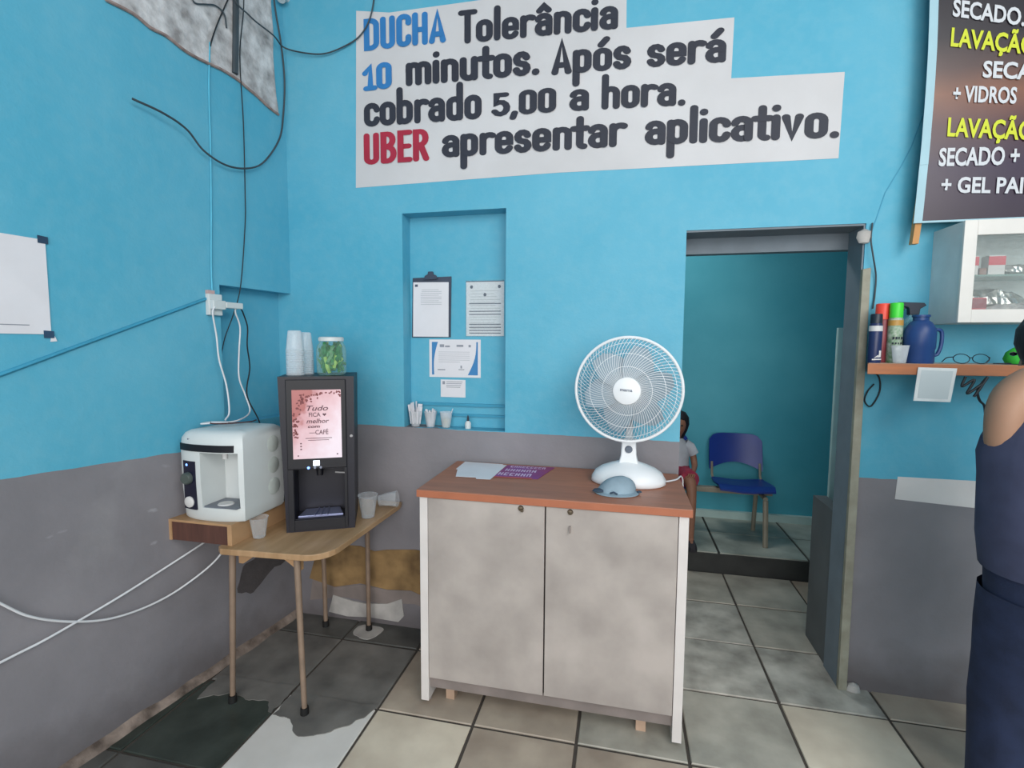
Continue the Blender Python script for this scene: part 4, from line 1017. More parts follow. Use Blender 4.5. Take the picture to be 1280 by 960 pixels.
tx = text('mama', -0.036, HZ + 0.001, 0.010, HZ - 0.002, 0.012, HY - 0.0722, 'knob_grey', hub, 'badge_lettering', 0.03)
for q in range(6):
    rg = []
    for s_ in range(7):
        u = s_ / 6; rad = 0.03 + 0.145 * u; wd = (0.018 + 0.044 * math.sin(PI * min(1, u * 0.8 + 0.15)))
        a = 2 * PI * q / 6 + 0.25 * u; c_ = Vector((rad * math.cos(a), rad * math.sin(a), 0)); tn = Vector((-math.sin(a), math.cos(a), 0))
        e0 = c_ - tn * wd + Vector((0, 0, -0.020)); e1 = c_ + tn * wd + Vector((0, 0, 0.016))
        rg.append([HT @ e0, HT @ e1, HT @ (e1 + Vector((0, 0, -0.002))), HT @ (e0 + Vector((0, 0, -0.002)))])
    MB().loft(rg).build('blade', 'blade', t, smooth=True)
MB().lathe([(0.0, 0.035), (0.032, 0.032), (0.036, 0.0), (0.036, -0.02), (0.0, -0.02)], 24, mtx=HT).build('blade_hub', 'blade', t, smooth=True)
MB().lathe([(0.0, -0.07), (0.055, -0.07), (0.062, -0.09), (0.056, -0.15), (0.03, -0.165), (0.0, -0.166)], 24, mtx=HT).build('motor_housing', 'fan_white', t, smooth=True)
MB().add([(-0.014, -0.005, 0.175), (0.014, -0.005, 0.175), (0.014, 0.020, 0.175), (-0.014, 0.020, 0.175), (-0.014, 0.042, 0.335), (0.014, 0.042, 0.335), (0.014, 0.072, 0.335), (-0.014, 0.072, 0.335)], [(0, 3, 2, 1), (4, 5, 6, 7), (0, 1, 5, 4), (1, 2, 6, 5), (2, 3, 7, 6), (3, 0, 4, 7)]).build('pivot', 'grille_back', t, bevel=0.004)
tag(MB().tube(spline([(FX + 0.145, FY + 0.02, CZ + 0.006), (0.205, 2.10, CZ + 0.010), (0.235, 2.14, CZ + 0.008), (0.258, 2.20, CZ + 0.005), (0.27, 2.235, CZ - 0.05), (0.272, 2.25, CZ - 0.3)], 6), 0.0032, 6).build('fan_cord', 'cable_white', smooth=True), 'white fan cord running off the cabinet right edge by the doorway', 'cord')

# cap lying in front of the fan
t = thing('cloth_cap', 'grey-blue cloth cap with dark lining lying in front of fan base', 'cap', (-0.010, 1.915, CZ), R(8))
rg = []
for k_ in range(7):
    a = R(90 * k_ / 6.3); rad = math.cos(a); z = 0.004 + 0.058 * math.sin(a)
    rg.append([((0.072 * rad * (1 + 0.06 * math.sin(3 * u + k_ * 0.3))) * math.cos(u) + 0.012 * math.sin(a), 0.052 * rad * math.sin(u) + 0.010 * math.sin(a), z + 0.004 * math.sin(2 * u) * rad) for u in [2 * PI * q / 28 for q in range(28)]])
MB().loft(rg).build('crown', 'hat', t, smooth=True, angle=80)
rg = []
for q in range(15):
    a = R(-200 + 220 * q / 14)
    for_in = (0.060 * math.cos(a), 0.045 * math.sin(a)); wv = 0.034 * (0.55 + 0.45 * math.sin(PI * q / 14))
    ox, oy = (0.060 + wv) * math.cos(a), (0.045 + wv * 0.75) * math.sin(a)
    zz = 0.002
    rg.append([(for_in[0], for_in[1], 0.010), (ox, oy, zz + 0.003), (ox, oy, zz), (for_in[0], for_in[1], 0.004)])
MB().loft(rg).build('brim', 'hat', t, smooth=True)
MB().lathe([(0.0, 0.008), (0.022, 0.007), (0.028, 0.0)], 16, (-0.066, -0.018, 0.010), sy=0.6).build('opening', 'hat_dark', t, smooth=True)
MB().lathe([(0.0, 0.005), (0.007, 0.004), (0.010, 0.0)], 12, (0.084, -0.012, 0.008), sy=1.1).build('strap', 'hat_dark', t, smooth=True)
MB().tube([(-0.03, -0.052, 0.012), (-0.018, -0.057, 0.018), (-0.004, -0.056, 0.010)], 0.0035, 5).build('buckle', 'hat_dark', t)

# papers and flyer
def sheet(name, pts, z, m, lab, cat='paper', par=None):
    o = MB().prism(pts, z, z + 0.0012).build(name, m, par)
    return tag(o, lab, cat) if lab else o
PY = lambda y: 1.772 + (y - 1.78) * 0.49 / 0.645
sheet('paper_sheet', [(-0.725, PY(2.41)), (-0.535, PY(2.40)), (-0.555, PY(2.10)), (-0.722, PY(2.22))], CZ + 0.0005, 'paper', 'white paper sheet lying on cabinet top, upper one, partly over another')
sheet('paper_sheet', [(-0.720, PY(2.25)), (-0.69, PY(2.31)), (-0.515, PY(2.38)), (-0.525, PY(2.04)), (-0.585, PY(2.035)), (-0.592, PY(2.06)), (-0.680, PY(2.055))], CZ + 0.0020, 'paper', 'white paper sheet lying at front left of cabinet top, corner notched')
t = thing('flyer', 'purple printed flyer lying beside the white papers', 'flyer', (0, 0, 0))
fl = sheet('sheet', [(-0.528, PY(2.105)), (-0.335, PY(2.115)), (-0.290, PY(2.395)), (-0.510, PY(2.385))], CZ + 0.0005, 'purple', None, par=t)
MB().prism([(-0.53, PY(2.098)), (-0.36, PY(2.108)), (-0.358, PY(2.128)), (-0.528, PY(2.118))], CZ + 0.0018, CZ + 0.0022).build('printed_edge', 'flyer_edge', t)
random.seed(8)
mb = MB()
# rows of bold lettering too small to read
for row, (y, n, h, x0, x1) in enumerate(((2.15, 6, 0.06, -0.515, -0.365), (2.245, 6, 0.055, -0.50, -0.355), (2.335, 9, 0.04, -0.49, -0.325))):
    for q in range(n):
        xx = x0 + (x1 - x0) * q / n; wd = (x1 - x0) / n * 0.72
        k_ = random.choice((0, 1, 2)); y0 = PY(y); hh = h * 0.75
        mb.box((xx, y0, CZ + 0.0019), (xx + wd * 0.3, y0 + hh, CZ + 0.0022))
        if k_ == 0: mb.box((xx + wd * 0.7, y0, CZ + 0.0019), (xx + wd, y0 + hh, CZ + 0.0022)).box((xx + wd * 0.3, y0 + hh * 0.4, CZ + 0.0019), (xx + wd * 0.7, y0 + hh * 0.6, CZ + 0.0022))
        elif k_ == 1: mb.box((xx + wd * 0.3, y0, CZ + 0.0019), (xx + wd, y0 + hh * 0.22, CZ + 0.0022)).box((xx + wd * 0.3, y0 + hh * 0.78, CZ + 0.0019), (xx + wd, y0 + hh, CZ + 0.0022))
        else: mb.box((xx + wd * 0.3, y0 + hh * 0.78, CZ + 0.0019), (xx + wd * 0.7, y0 + hh, CZ + 0.0022)).box((xx + wd * 0.7, y0, CZ + 0.0019), (xx + wd, y0 + hh, CZ + 0.0022))
mb.build('printed_lettering', mat('flyer_white', '#d8c4e0', 0.5), t)

# ------------------------------------------------------------------ banner and wall cabinet, upper right
BY = 2.195
ban = thing('banner', 'dark vinyl price banner with white and yellow lettering hung on the right', 'banner', (0, 0, 0))
rg = []
for q in range(13):
    z = 1.919 + (3.15 - 1.919) * q / 12
    xl = 1.080 + 0.010 * math.sin((z - 1.92) * 3.4) - 0.012 * max(0, z - 2.55)
    row = []
    for s_ in range(9):
        u = s_ / 8; row.append((xl + (2.25 - xl) * u, BY + 0.010 * math.sin(u * 5) * 0.3, z + 0.004 * u))
    rg.append(row)
mb = MB()
for q in range(12):
    for s_ in range(8): mb.add([rg[q][s_], rg[q][s_ + 1], rg[q + 1][s_ + 1], rg[q + 1][s_]], [(0, 1, 2, 3)])
o = mb.build('sheet', 'banner', ban); sm = o.modifiers.new('thick', 'SOLIDIFY'); sm.thickness = 0.002; sm.offset = 1
mb = MB()
for q in range(12):
    for (a, b) in (((rg[q][0], rg[q + 1][0])),):
        wd0 = 0.022; y_ = BY - 0.0035
        mb.add([(a[0] - wd0, y_ + 0.006, a[2]), (a[0] + 0.003, y_, a[2]), (b[0] + 0.003, y_, b[2]), (b[0] - wd0, y_ + 0.006, b[2])], [(0, 1, 2, 3)])
o = mb.build('hem', 'banner_edge', ban); sm = o.modifiers.new('thick', 'SOLIDIFY'); sm.thickness = 0.0015; sm.offset = 1
MB().box((1.056, BY - 0.004, 1.912), (2.25, BY + 0.002, 1.919)).build('bottom_hem', 'banner_edge', ban)
MB().box((1.10, BY + 0.008, 1.93), (2.24, BY + 0.03, 1.95)).box((1.10, BY + 0.008, 3.12), (2.24, BY + 0.03, 3.14)).build('crossbar', 'batten', ban)
MB().add([(1.060, BY + 0.006, 1.838), (1.081, BY + 0.006, 1.838), (1.081, BY + 0.030, 1.838), (1.060, BY + 0.030, 1.838), (1.110, BY + 0.006, 2.5), (1.131, BY + 0.006, 2.5), (1.131, BY + 0.030, 2.5), (1.110, BY + 0.030, 2.5)], [(0, 3, 2, 1), (4, 5, 6, 7), (0, 1, 5, 4), (1, 2, 6, 5), (2, 3, 7, 6), (3, 0, 4, 7)]).build('batten', 'batten', ban)
MB().box((1.30, BY + 0.006, 3.10), (1.32, D - 0.0005, 3.13)).box((2.2, BY + 0.006, 2.30), (2.22, D - 0.0005, 2.33)).build('bracket', 'batten', ban)
BT = [('SECADO.....', 1.132, 2.640, 1.40, 2.565, 0.058, 'text_white'), ('LAVAÇÃO', 1.133, 2.537, 1.392, 2.477, 0.064, 'text_yellow'), ('SECADO', 1.239, 2.418, 1.487, 2.378, 0.057, 'text_white'),
      ('+ VIDROS', 1.152, 2.343, 1.348, 2.317, 0.056, 'text_white'), ('LAVAÇÃO', 1.143, 2.222, 1.408, 2.186, 0.066, 'text_yellow'), ('SECADO + ', 1.122, 2.117, 1.372, 2.105, 0.064, 'text_white'), ('+ GEL PAINEL', 1.136, 2.021, 1.500, 1.996, 0.056, 'text_white')]
for s, x0, z0, x1, z1, h, m in BT:
    text(s, x0, z0, x1, z1, h, BY - 0.0045, m, ban, bold=0.028)
mb = MB()
for x, z, s_ in ((1.25, 2.718, 0.010), (1.262, 2.722, 0.012), (1.285, 2.712, 0.009)): mb.prism([(x + s_ * math.cos(R(a)), z + s_ * 0.8 * math.sin(R(a))) for a in range(0, 360, 45)], BY - 0.0045, BY - 0.003, 'y')
mb.build('printed_marks', 'text_green', ban)

t = thing('wall_cabinet', 'white wall cabinet with glass front under the banner', 'cabinet', (1.166, 0, 0))
y0, y1, z0, z1, W = 2.085, D, 1.537, 1.893, 0.62
MB().box((0, y0 + 0.014, z0), (0.016, y1, z1)).build('side_panel', 'cabinet_side', t)
MB().box((W - 0.016, y0 + 0.014, z0), (W, y1, z1)).build('side_panel', 'cabinet_side', t)
MB().box((0.016, y0 + 0.014, z0), (W - 0.016, y1, z0 + 0.014)).build('bottom_panel', 'cabinet_frame', t)
MB().box((0.016, y0 + 0.014, z1 - 0.014), (W - 0.016, y1, z1)).build('top_panel', 'cabinet_frame', t)
MB().box((0.016, y1 - 0.008, z0 + 0.014), (W - 0.016, y1, z1 - 0.014)).build('back_panel', 'cabinet_in', t)
MB().box((-0.004, y0, z0), (0.036, y0 + 0.013, z1)).box((W - 0.036, y0, z0), (W, y0 + 0.013, z1)).box((0.036, y0, z0), (W - 0.036, y0 + 0.013, z0 + 0.046)).box((0.036, y0, z1 - 0.052), (W - 0.036, y0 + 0.013, z1)).build('door_frame', 'cabinet_frame', t, bevel=0.0015)
MB().box((0.034, y0 + 0.005, z0 + 0.044), (W - 0.034, y0 + 0.008, z1 - 0.05)).build('glass_pane', 'glass', t)
ZS = 1.700
MB().box((0.017, y0 + 0.02, ZS), (W - 0.017, y1 - 0.009, ZS + 0.006)).build('glass_shelf', clear_mat('shelf_glass', '#a9c7bd', 0.35), t)
zb = z0 + 0.0145; zs = ZS + 0.0065
def small_box(x, z, wd, h, dp, label, m, top=None, y=2.12):
    t = thing('product_box', label, 'box', (x + wd / 2, y, z))
    MB().box((-wd / 2, 0, 0), (wd / 2, dp, h)).build('carton', m, t, bevel=0.001)
    if top: MB().box((-wd / 2 - 0.0005, -0.001, h * 0.5), (wd / 2 + 0.0005, -0.0002, h * 0.95)).build('printed_panel', top, t)
small_box(1.194, zs, 0.038, 0.068, 0.04, 'small white box with red top left on glass shelf', 'box_white', 'box_red')
small_box(1.262, zs, 0.050, 0.068, 0.04, 'wider white box with red top in middle of glass shelf', 'box_white', 'box_red')
small_box(1.236, zs, 0.022, 0.024, 0.03, 'tiny brown box between the two red-topped boxes', 'box_brown')
small_box(1.190, zb, 0.075, 0.075, 0.03, 'flat red box standing at bottom left inside wall cabinet', 'box_red', 'can_red')
def crumple(name, x0, x1, y0_, y1_, z, h, label, m='foil', seed=1):
    nx, nz = 18, 8; rgs = []
    for i_ in range(nx + 1):
        x = x0 + (x1 - x0) * i_ / nx; rg_ = []
        e = math.sin(PI * min(1, max(0, i_ / nx))) ** 0.4
        for q in range(12):
            a = 2 * PI * q / 12; nn = 1 + 0.45 * noise.noise((x * 40 + seed, math.cos(a) * 2, math.sin(a) * 2))
            rg_.append((x, (y0_ + y1_) / 2 + (y1_ - y0_) / 2 * math.cos(a) * nn * max(e, 0.15), z + max(0.0005, h / 2 + h / 2 * math.sin(a) * nn * max(e, 0.3))))
        rgs.append(rg_)
    return tag(MB().loft(rgs).build(name, m), label, 'package')
crumple('foil_package', 1.315, 1.46, 2.13, 2.19, zs, 0.040, 'crumpled silver foil package on glass shelf right of boxes', seed=2)
crumple('foil_package', 1.185, 1.45, 2.20, 2.255, zb, 0.115, 'crumpled silver foil bag at back of lower cabinet space', seed=5)
crumple('plastic_package', 1.268, 1.46, 2.12, 2.17, zb, 0.055, 'pale plastic wrapped package beside the red box', mat('package_pale', '#b9b3ae', 0.35, scale=40, col2='#857f80', bump=0.6), seed=9)

# ------------------------------------------------------------------ shelf and what stands on it
SZ = 1.388; SY0 = 2.085
t = thing('wall_shelf', 'thick worn wooden shelf board fixed to wall right of doorway', 'shelf', (0, 0, 0))
MB().prism([(0.888, SY0), (1.95, SY0), (1.95, D), (0.966, D), (0.957, 2.251)], SZ - 0.040, SZ).build('board', 'shelf_wood', t, bevel=0.002)
MB().prism([(0.893, SY0 + 0.004), (1.948, SY0 + 0.004), (1.948, D - 0.001), (0.97, D - 0.001), (0.96, 2.249)], SZ, SZ + 0.0008).build('worn_top', 'shelf_top', t)
for x in (1.55, 1.9): MB().prism([(D, SZ - 0.04), (D - 0.13, SZ - 0.04), (D, SZ - 0.17)], x, x + 0.015, 'x').build('bracket', 'shelf_wood', t)
Z0 = SZ + 0.0010
def can(x, y, r0, h, bm, cm, ch, label, name='spray_can', band=None):
    t = thing(name, label, 'spray can', (x, y, Z0))
    MB().lathe([(0.0, 0.0), (r0 * 0.95, 0.0), (r0, 0.004), (r0, h - ch - 0.008), (r0 * 0.86, h - ch)], 20).build('body', bm, t, smooth=True)
    MB().lathe([(r0 * 0.86, h - ch - 0.001), (r0 * 0.9, h - ch), (r0 * 0.88, h - 0.004), (r0 * 0.8, h), (0.0, h)], 20).build('cap', cm, t, smooth=True)
    if band: MB().lathe([(r0 * 1.01, h - ch - 0.030), (r0 * 1.01, h - ch - 0.010)], 20).build('band', band, t, smooth=True)
    return t
c = can(0.924, 2.125, 0.0215, 0.182, 'bottle_navy', 'trigger', 0.034, 'navy spray can standing nearest the door jamb on shelf', 'spray_can', 'off_white')
mb = MB()
for p in ([(-0.010, 0.018), (0.004, 0.022), (0.003, 0.030)], [(0.002, 0.020), (0.012, 0.022), (0.012, 0.046), (0.006, 0.046), (0.006, 0.032)], [(-0.016, 0.010), (0.014, 0.012), (0.014, 0.016), (-0.016, 0.015)]):
    mb.prism(p, -0.0222, -0.0205, 'y')
mb.build('printed_mark', 'off_white', c)
can(0.975, 2.195, 0.027, 0.225, 'can_red', 'cap_red', 0.060, 'dark red spray can with bright orange-red cap behind the navy can')
c = can(1.004, 2.160, 0.024, 0.225, 'can_print', 'cap_green', 0.055, 'white printed spray can with bright green cap', band='cap_yellow')
text('raid', -0.018, 0.085, 0.016, 0.087, 0.012, -0.0250, 'trigger', c, bold=0.03) if False else None
mb = MB()
for q, wd in enumerate((0.005, 0.006, 0.004, 0.005)): mb.box((-0.017 + q * 0.009, -0.0255, 0.088), (-0.017 + q * 0.009 + wd, -0.0215, 0.098)).box((-0.018 + q * 0.009, -0.0255, 0.070), (-0.018 + q * 0.009 + wd * 0.8, -0.0215, 0.077))
mb.build('printed_mark', 'trigger', c)
tag(cup_mb(0.020, 0.027, 0.066).build('plastic_cup', 'clear_thick', smooth=True, loc=(1.001, 2.110, Z0)), 'small clear plastic cup on the shelf before the green-capped can', 'cup')
t = thing('spray_bottle', 'tall slim bottle with black trigger sprayer behind the blue flask', 'spray bottle', (1.082, 2.215, Z0))
MB().lathe([(0.0, 0.0), (0.032, 0.0), (0.034, 0.01), (0.034, 0.13), (0.024, 0.165), (0.012, 0.175), (0.012, 0.185)], 20, sy=0.7).build('body', clear_mat('bottle_teal', '#7fb9c9', 0.4), t, smooth=True)
MB().prism([(-0.052, 0.218), (-0.050, 0.232), (0.034, 0.228), (0.042, 0.218), (0.022, 0.205), (0.020, 0.183), (-0.012, 0.183), (-0.014, 0.205), (-0.020, 0.212)], -0.012, 0.012, 'y').build('sprayer', 'trigger', t, bevel=0.002)
MB().tube([(-0.024, 0, 0.214), (-0.034, 0, 0.198), (-0.036, 0, 0.180)], 0.0045, 6).build('trigger', 'trigger', t)
MB().tube([(-0.052, 0, 0.225), (-0.060, 0, 0.225)], 0.006, 8).build('nozzle', 'white_plastic', t)
t = thing('flask', 'large dark blue plastic flask with side handle on the shelf', 'flask', (1.077, 2.142, Z0))
MB().lathe([(0.0, 0.0), (0.044, 0.0), (0.047, 0.006), (0.046, 0.05), (0.049, 0.056), (0.049, 0.11), (0.046, 0.128), (0.034, 0.150), (0.024, 0.158), (0.024, 0.170), (0.028, 0.171), (0.028, 0.178), (0.0, 0.179)], 26).build('body', 'bottle_blue', t, smooth=True)
MB().tube(spline([(0.044, -0.004, 0.125), (0.066, -0.004, 0.118), (0.068, -0.004, 0.07), (0.058, -0.004, 0.035), (0.044, -0.004, 0.03)], 5), 0.0065, 8).build('handle', 'bottle_blue', t, smooth=True)
mb = MB()
for dx, dy in ((-0.030, 0), (0.030, 0)):
    mb.tube([(dx + 0.026 * math.cos(R(a)), dy + 0.004 * math.sin(R(a)) - 0.0, 0.020 + 0.017 * math.sin(R(a))) for a in range(0, 360, 24)], 0.0016, 5, closed=True)
mb.tube(spline([(0.056, 0, 0.026), (0.075, 0.03, 0.020), (0.09, 0.07, 0.006)], 5), 0.0018, 5).tube(spline([(-0.056, 0, 0.026), (-0.06, 0.03, 0.022), (-0.05, 0.075, 0.006)], 5), 0.0018, 5).tube([(-0.006, 0, 0.024), (0.006, 0, 0.024)], 0.0018, 5)
gl = mb.build('eyeglasses', 'trigger', smooth=True, loc=(1.232, 2.120, Z0 - 0.001)); tag(gl, 'dark thin-rimmed eyeglasses resting on the shelf', 'eyeglasses')
tag(MB().tube(spline([(1.30, 2.12, Z0 + 0.003), (1.34, 2.11, Z0 + 0.004), (1.38, 2.13, Z0 + 0.003), (1.44, 2.11, Z0 + 0.003)], 5), 0.0022, 5).build('thin_wire', 'trigger'), 'short thin dark wire lying on shelf beside the eyeglasses', 'wire')
rg = []
mb = MB(); mb.lathe([(0.0, 0.0), (0.034, 0.002), (0.042, 0.018), (0.036, 0.042), (0.016, 0.058), (0.0, 0.060)], 16)
o = mb.build('cleaning_sponge', 'green_cloth', smooth=True, loc=(1.382, 2.13, Z0 + 0.001))
for v in o.data.vertices: v.co += Vector(v.co) * 0.05 * noise.noise(v.co * 40)
tag(o, 'bright green sponge on shelf beside the person', 'sponge')
t = thing('hanging_card', 'small blank white card hanging from the shelf edge', 'card', (1.105, SY0 - 0.006, 1.312), 0)
MB().prism([(-0.058, 0.064), (0.063, 0.062), (0.050, -0.060), (-0.066, -0.058)], -0.002, 0.002, 'y').build('card', mat('card_border', '#dfe4e5', 0.5), t, bevel=0.001)
MB().prism([(-0.048, 0.054), (0.051, 0.052), (0.040, -0.050), (-0.055, -0.048)], -0.0026, -0.0021, 'y').build('inner_field', mat('card_field', '#c3cdd0', 0.5, scale=3, var=0.02), t)
# tangled black cable under shelf, loop by jamb
random.seed(3)
pts = [(p_[0] - 0.015, p_[1], p_[2]) for p_ in [(1.21, SY0 - 0.008, 1.345), (1.20, SY0 - 0.010, 1.31), (1.235, SY0 - 0.012, 1.335), (1.215, SY0 - 0.014, 1.285), (1.26, SY0 - 0.012, 1.32), (1.235, SY0 - 0.016, 1.275), (1.275, SY0 - 0.010, 1.345), (1.25, SY0 - 0.008, 1.30), (1.262, SY0, 1.262), (1.29, SY0 + 0.02, 1.24), (1.31, SY0 + 0.04, 1.19)]]
cable('tangled_cord', pts, 0.0042, 'cable_black', 'tangled black cord bundled against the shelf edge right of hanging card', 8)
cable('cord_loop', [(0.968, D - 0.008, 1.36), (1.005, D - 0.010, 1.33), (1.012, D - 0.010, 1.27), (0.985, D - 0.010, 1.21), (0.962, D - 0.008, 1.23), (0.97, D - 0.010, 1.27), (0.99, D - 0.012, 1.30)], 0.003, 'cable_black', 'thin dark cord looped under the shelf by the door jamb', 8)
cable('jamb_cord', [(0.950, D - 0.008, 1.935), (0.944, D - 0.018, 1.87), (0.952, D - 0.028, 1.80), (0.972, D - 0.012, 1.73), (0.974, D - 0.008, 1.66), (0.970, D - 0.008, 1.60)], 0.003, 'cable_grey', 'dark cord running down beside the door jamb head', 8)

# ------------------------------------------------------------------ bench in the inner room
t = thing('seat_bench', 'blue plastic two-seat bench standing against the inner room wall', 'bench', (0, 0, 0.13))
FZ = 0.13
for cx in (0.835, 0.315):
    rg = []
    for q in range(9):  # seat shell from the front lip to its rear
        u = q / 8; y = 3.50 + 0.34 * u; z = 0.365 + 0.012 * math.cos(u * PI) - 0.02 * (u < 0.01)
        hw = 0.185 * (0.93 + 0.07 * math.sin(PI * u))
        rg.append([(cx + hw * v, y, z - 0.012 * math.cos(v * PI / 2) ** 2 + 0.006) for v in (-1, -0.6, -0.2, 0.2, 0.6, 1)] + [(cx + hw * v, y, z - 0.012 * math.cos(v * PI / 2) ** 2 - 0.006) for v in (1, 0.6, 0.2, -0.2, -0.6, -1)])
    MB().loft(rg).build('seat', 'seat_blue', t, smooth=True, bevel=0.0)
    rg = []
    for q in range(15):
        v = -1 + 2 * q / 14; x = 0.18 * v
        zb_ = 0.04 + 0.055 * max(0.0, math.cos(v * PI / 2)); zt_ = 0.300 - 0.045 * abs(v) ** 8
        xw = lambda zz: x * (1 + 0.03 * math.sin(PI * zz / 0.3))
        yb = lambda zz: 3.87 + 0.07 * zz / 0.3 + 0.03 * (1 - v * v)
        zz_ = [zb_ + (zt_ - zb_) * k_ / 5 for k_ in range(6)]
        rg.append([(cx + xw(z), yb(z), 0.365 + z) for z in zz_] + [(cx + xw(z), yb(z) + 0.012, 0.365 + z) for z in reversed(zz_)])
    MB().loft(rg).build('backrest', 'seat_blue', t, smooth=True, angle=50)
    for s in (-0.165, 0.165): MB().tube([(cx + s, 3.82, 0.34), (cx + s, 3.87, 0.37), (cx + s, 3.895, 0.46)], 0.009, 8).build('back_support', 'bench_steel', t)
MB().box((0.10, 3.62, 0.30), (1.02, 3.67, 0.335)).build('beam', 'bench_steel', t, bevel=0.003)
for x in (0.18, 0.945):
    MB().tube([(x, 3.46, 0.0), (x, 3.50, 0.30)], 0.017, 8).build('leg', 'bench_steel', t)
    MB().tube([(x, 3.78, 0.0), (x, 3.74, 0.30)], 0.015, 8).build('leg', 'bench_steel', t)
    MB().tube([(x, 3.50, 0.31), (x, 3.74, 0.31)], 0.015, 8).build('crosspiece', 'bench_steel', t)

# ------------------------------------------------------------------ people
def skin_body(name, verts, edges, radii, m, parent, root=0, sub=2):
    me = bpy.data.meshes.new(name); me.from_pydata(verts, edges, [])
    o = bpy.data.objects.new(name, me); C.objects.link(o); o.parent = parent
    md = o.modifiers.new('skin', 'SKIN'); md.use_smooth_shade = True; md.branch_smoothing = 0.4
    sv = me.skin_vertices[0].data
    for v, r0 in zip(sv, radii): v.radius = r0 if isinstance(r0, tuple) else (r0, r0)
    sv[root].use_root = True
    ss = o.modifiers.new('sub', 'SUBSURF'); ss.levels = sub; ss.render_levels = sub
    me.materials.append(M[m]); return o
class Sk:
    def __init__(s): s.v = []; s.e = []; s.r = []
    def p(s, co, r, frm=None):
        s.v.append(co); s.r.append(r); i = len(s.v) - 1
        if frm is not None: s.e.append((frm, i))
        return i
    def chain(s, frm, pts):
        for co, r in pts: frm = s.p(co, r, frm)
        return frm
def hand(s, wrist, palm_dir, side_dir, sc=1.0, curl=0.5):
    """palm plus five separate fingers rooted in it"""
    d = Vector(palm_dir).normalized(); sd = Vector(side_dir).normalized(); nn = d.cross(sd).normalized()
    w_ = Vector(s.v[wrist])
    palm = s.p(tuple(w_ + d * 0.045 * sc), (0.030 * sc, 0.014 * sc), wrist)
    for k_, (o_, L_) in enumerate(((0.030, 0.066), (0.010, 0.075), (-0.010, 0.070), (-0.028, 0.055))):
        b0 = w_ + d * 0.085 * sc + sd * o_ * sc
        i0 = s.p(tuple(b0), 0.0095 * sc, palm); q = b0; dd = d.copy(); i1 = i0
        for j_ in range(3):
            dd = (dd * math.cos(curl * 0.5) + nn * math.sin(curl * 0.5)).normalized(); q = q + dd * L_ * sc / 3; i1 = s.p(tuple(q), (0.0088 - 0.001 * j_) * sc, i1)
    th = w_ + d * 0.025 * sc + sd * 0.035 * sc
    i0 = s.p(tuple(th), 0.011 * sc, palm); i1 = s.p(tuple(th + (d + sd * 0.7).normalized() * 0.032 * sc), 0.0095 * sc, i0); s.p(tuple(th + (d + sd * 0.4).normalized() * 0.058 * sc), 0.008 * sc, i1)
def ellipse(cx, cy, z, rx, ry, n=28, wob=0.0, seed=0.0, tilt=0.0):
    return [(cx + rx * math.cos(a) * (1 + wob * noise.noise((math.cos(a) * 2 + seed, math.sin(a) * 2, z * 6))), cy + ry * math.sin(a) * (1 + wob * noise.noise((math.cos(a) * 2, math.sin(a) * 2 + seed, z * 6 + 5))), z + tilt * math.cos(a)) for a in [2 * PI * q / n for q in range(n)]]
def face(parent, c, f, sc):
    """eyes, nose, mouth and ears on a head centred at c looking along f"""
    f = Vector(f).normalized(); sd = f.cross(Vector((0, 0, 1))).normalized(); up = sd.cross(f).normalized(); c = Vector(c)
    for s in (-1, 1):
        e = c + f * 0.088 * sc + sd * s * 0.032 * sc + up * 0.004 * sc
        MB().lathe([(0, -0.007 * sc), (0.008 * sc, -0.004 * sc), (0.009 * sc, 0), (0.008 * sc, 0.004 * sc), (0, 0.007 * sc)], 10, tuple(e)).build('eye', 'eye', parent, smooth=True)
        er = c + sd * s * 0.076 * sc
        MB().lathe([(0, -0.03 * sc), (0.012 * sc, -0.015 * sc), (0.015 * sc, 0.012 * sc), (0, 0.026 * sc)], 10, tuple(er), sx=0.6).build('ear', parent.data.materials[0], parent, smooth=True)
    b0 = c + f * 0.090 * sc
    MB().loft([[tuple(b0 + sd * x * sc + up * z * sc + f * y * sc) for x, y, z in row] for row in ([(-0.006, 0, 0.006), (0.006, 0, 0.006), (0.002, 0.006, 0.004), (-0.002, 0.006, 0.004)], [(-0.014, 0, -0.030), (0.014, 0, -0.030), (0.005, 0.022, -0.026), (-0.005, 0.022, -0.026)])]).build('nose', parent.data.materials[0], parent, smooth=True)
    MB().tube([tuple(b0 + sd * x * sc + up * -0.050 * sc + f * (-0.012 + y) * sc) for x, y in ((-0.022, -0.008), (-0.01, 0.002), (0.0, 0.004), (0.01, 0.002), (0.022, -0.008))], 0.0045 * sc, 6).build('mouth', 'lip', parent, smooth=True)

# adult at the right edge, seen from behind, leaning over the shelf
AX, AY = 1.185, 1.53
t = thing('person', 'person in slate sleeveless top and dark jeans standing at the shelf, back turned', 'person', (AX, AY, 0))
s = Sk()
pel = s.p((0, 0, 0.90), (0.15, 0.11))
b1 = s.chain(pel, [((-0.005, 0.0, 1.02), (0.135, 0.10)), ((-0.01, 0.01, 1.15), (0.14, 0.10)), ((-0.015, 0.02, 1.28), (0.145, 0.095))])
nk = s.chain(b1, [((-0.025, 0.035, 1.365), (0.075, 0.065)), ((-0.035, 0.06, 1.405), 0.05), ((-0.045, 0.085, 1.43), (0.064, 0.072)), ((-0.048, 0.10, 1.465), (0.074, 0.086)), ((-0.048, 0.10, 1.505), (0.066, 0.076))])
la = s.chain(b1, [((-0.150, 0.01, 1.366), 0.058), ((-0.198, 0.0, 1.326), 0.054), ((-0.214, -0.005, 1.26), 0.045), ((-0.212, 0.0, 1.19), 0.038), ((-0.17, 0.07, 1.165), 0.034), ((-0.05, 0.20, 1.16), 0.026), ((-0.03, 0.22, 1.16), 0.023)])
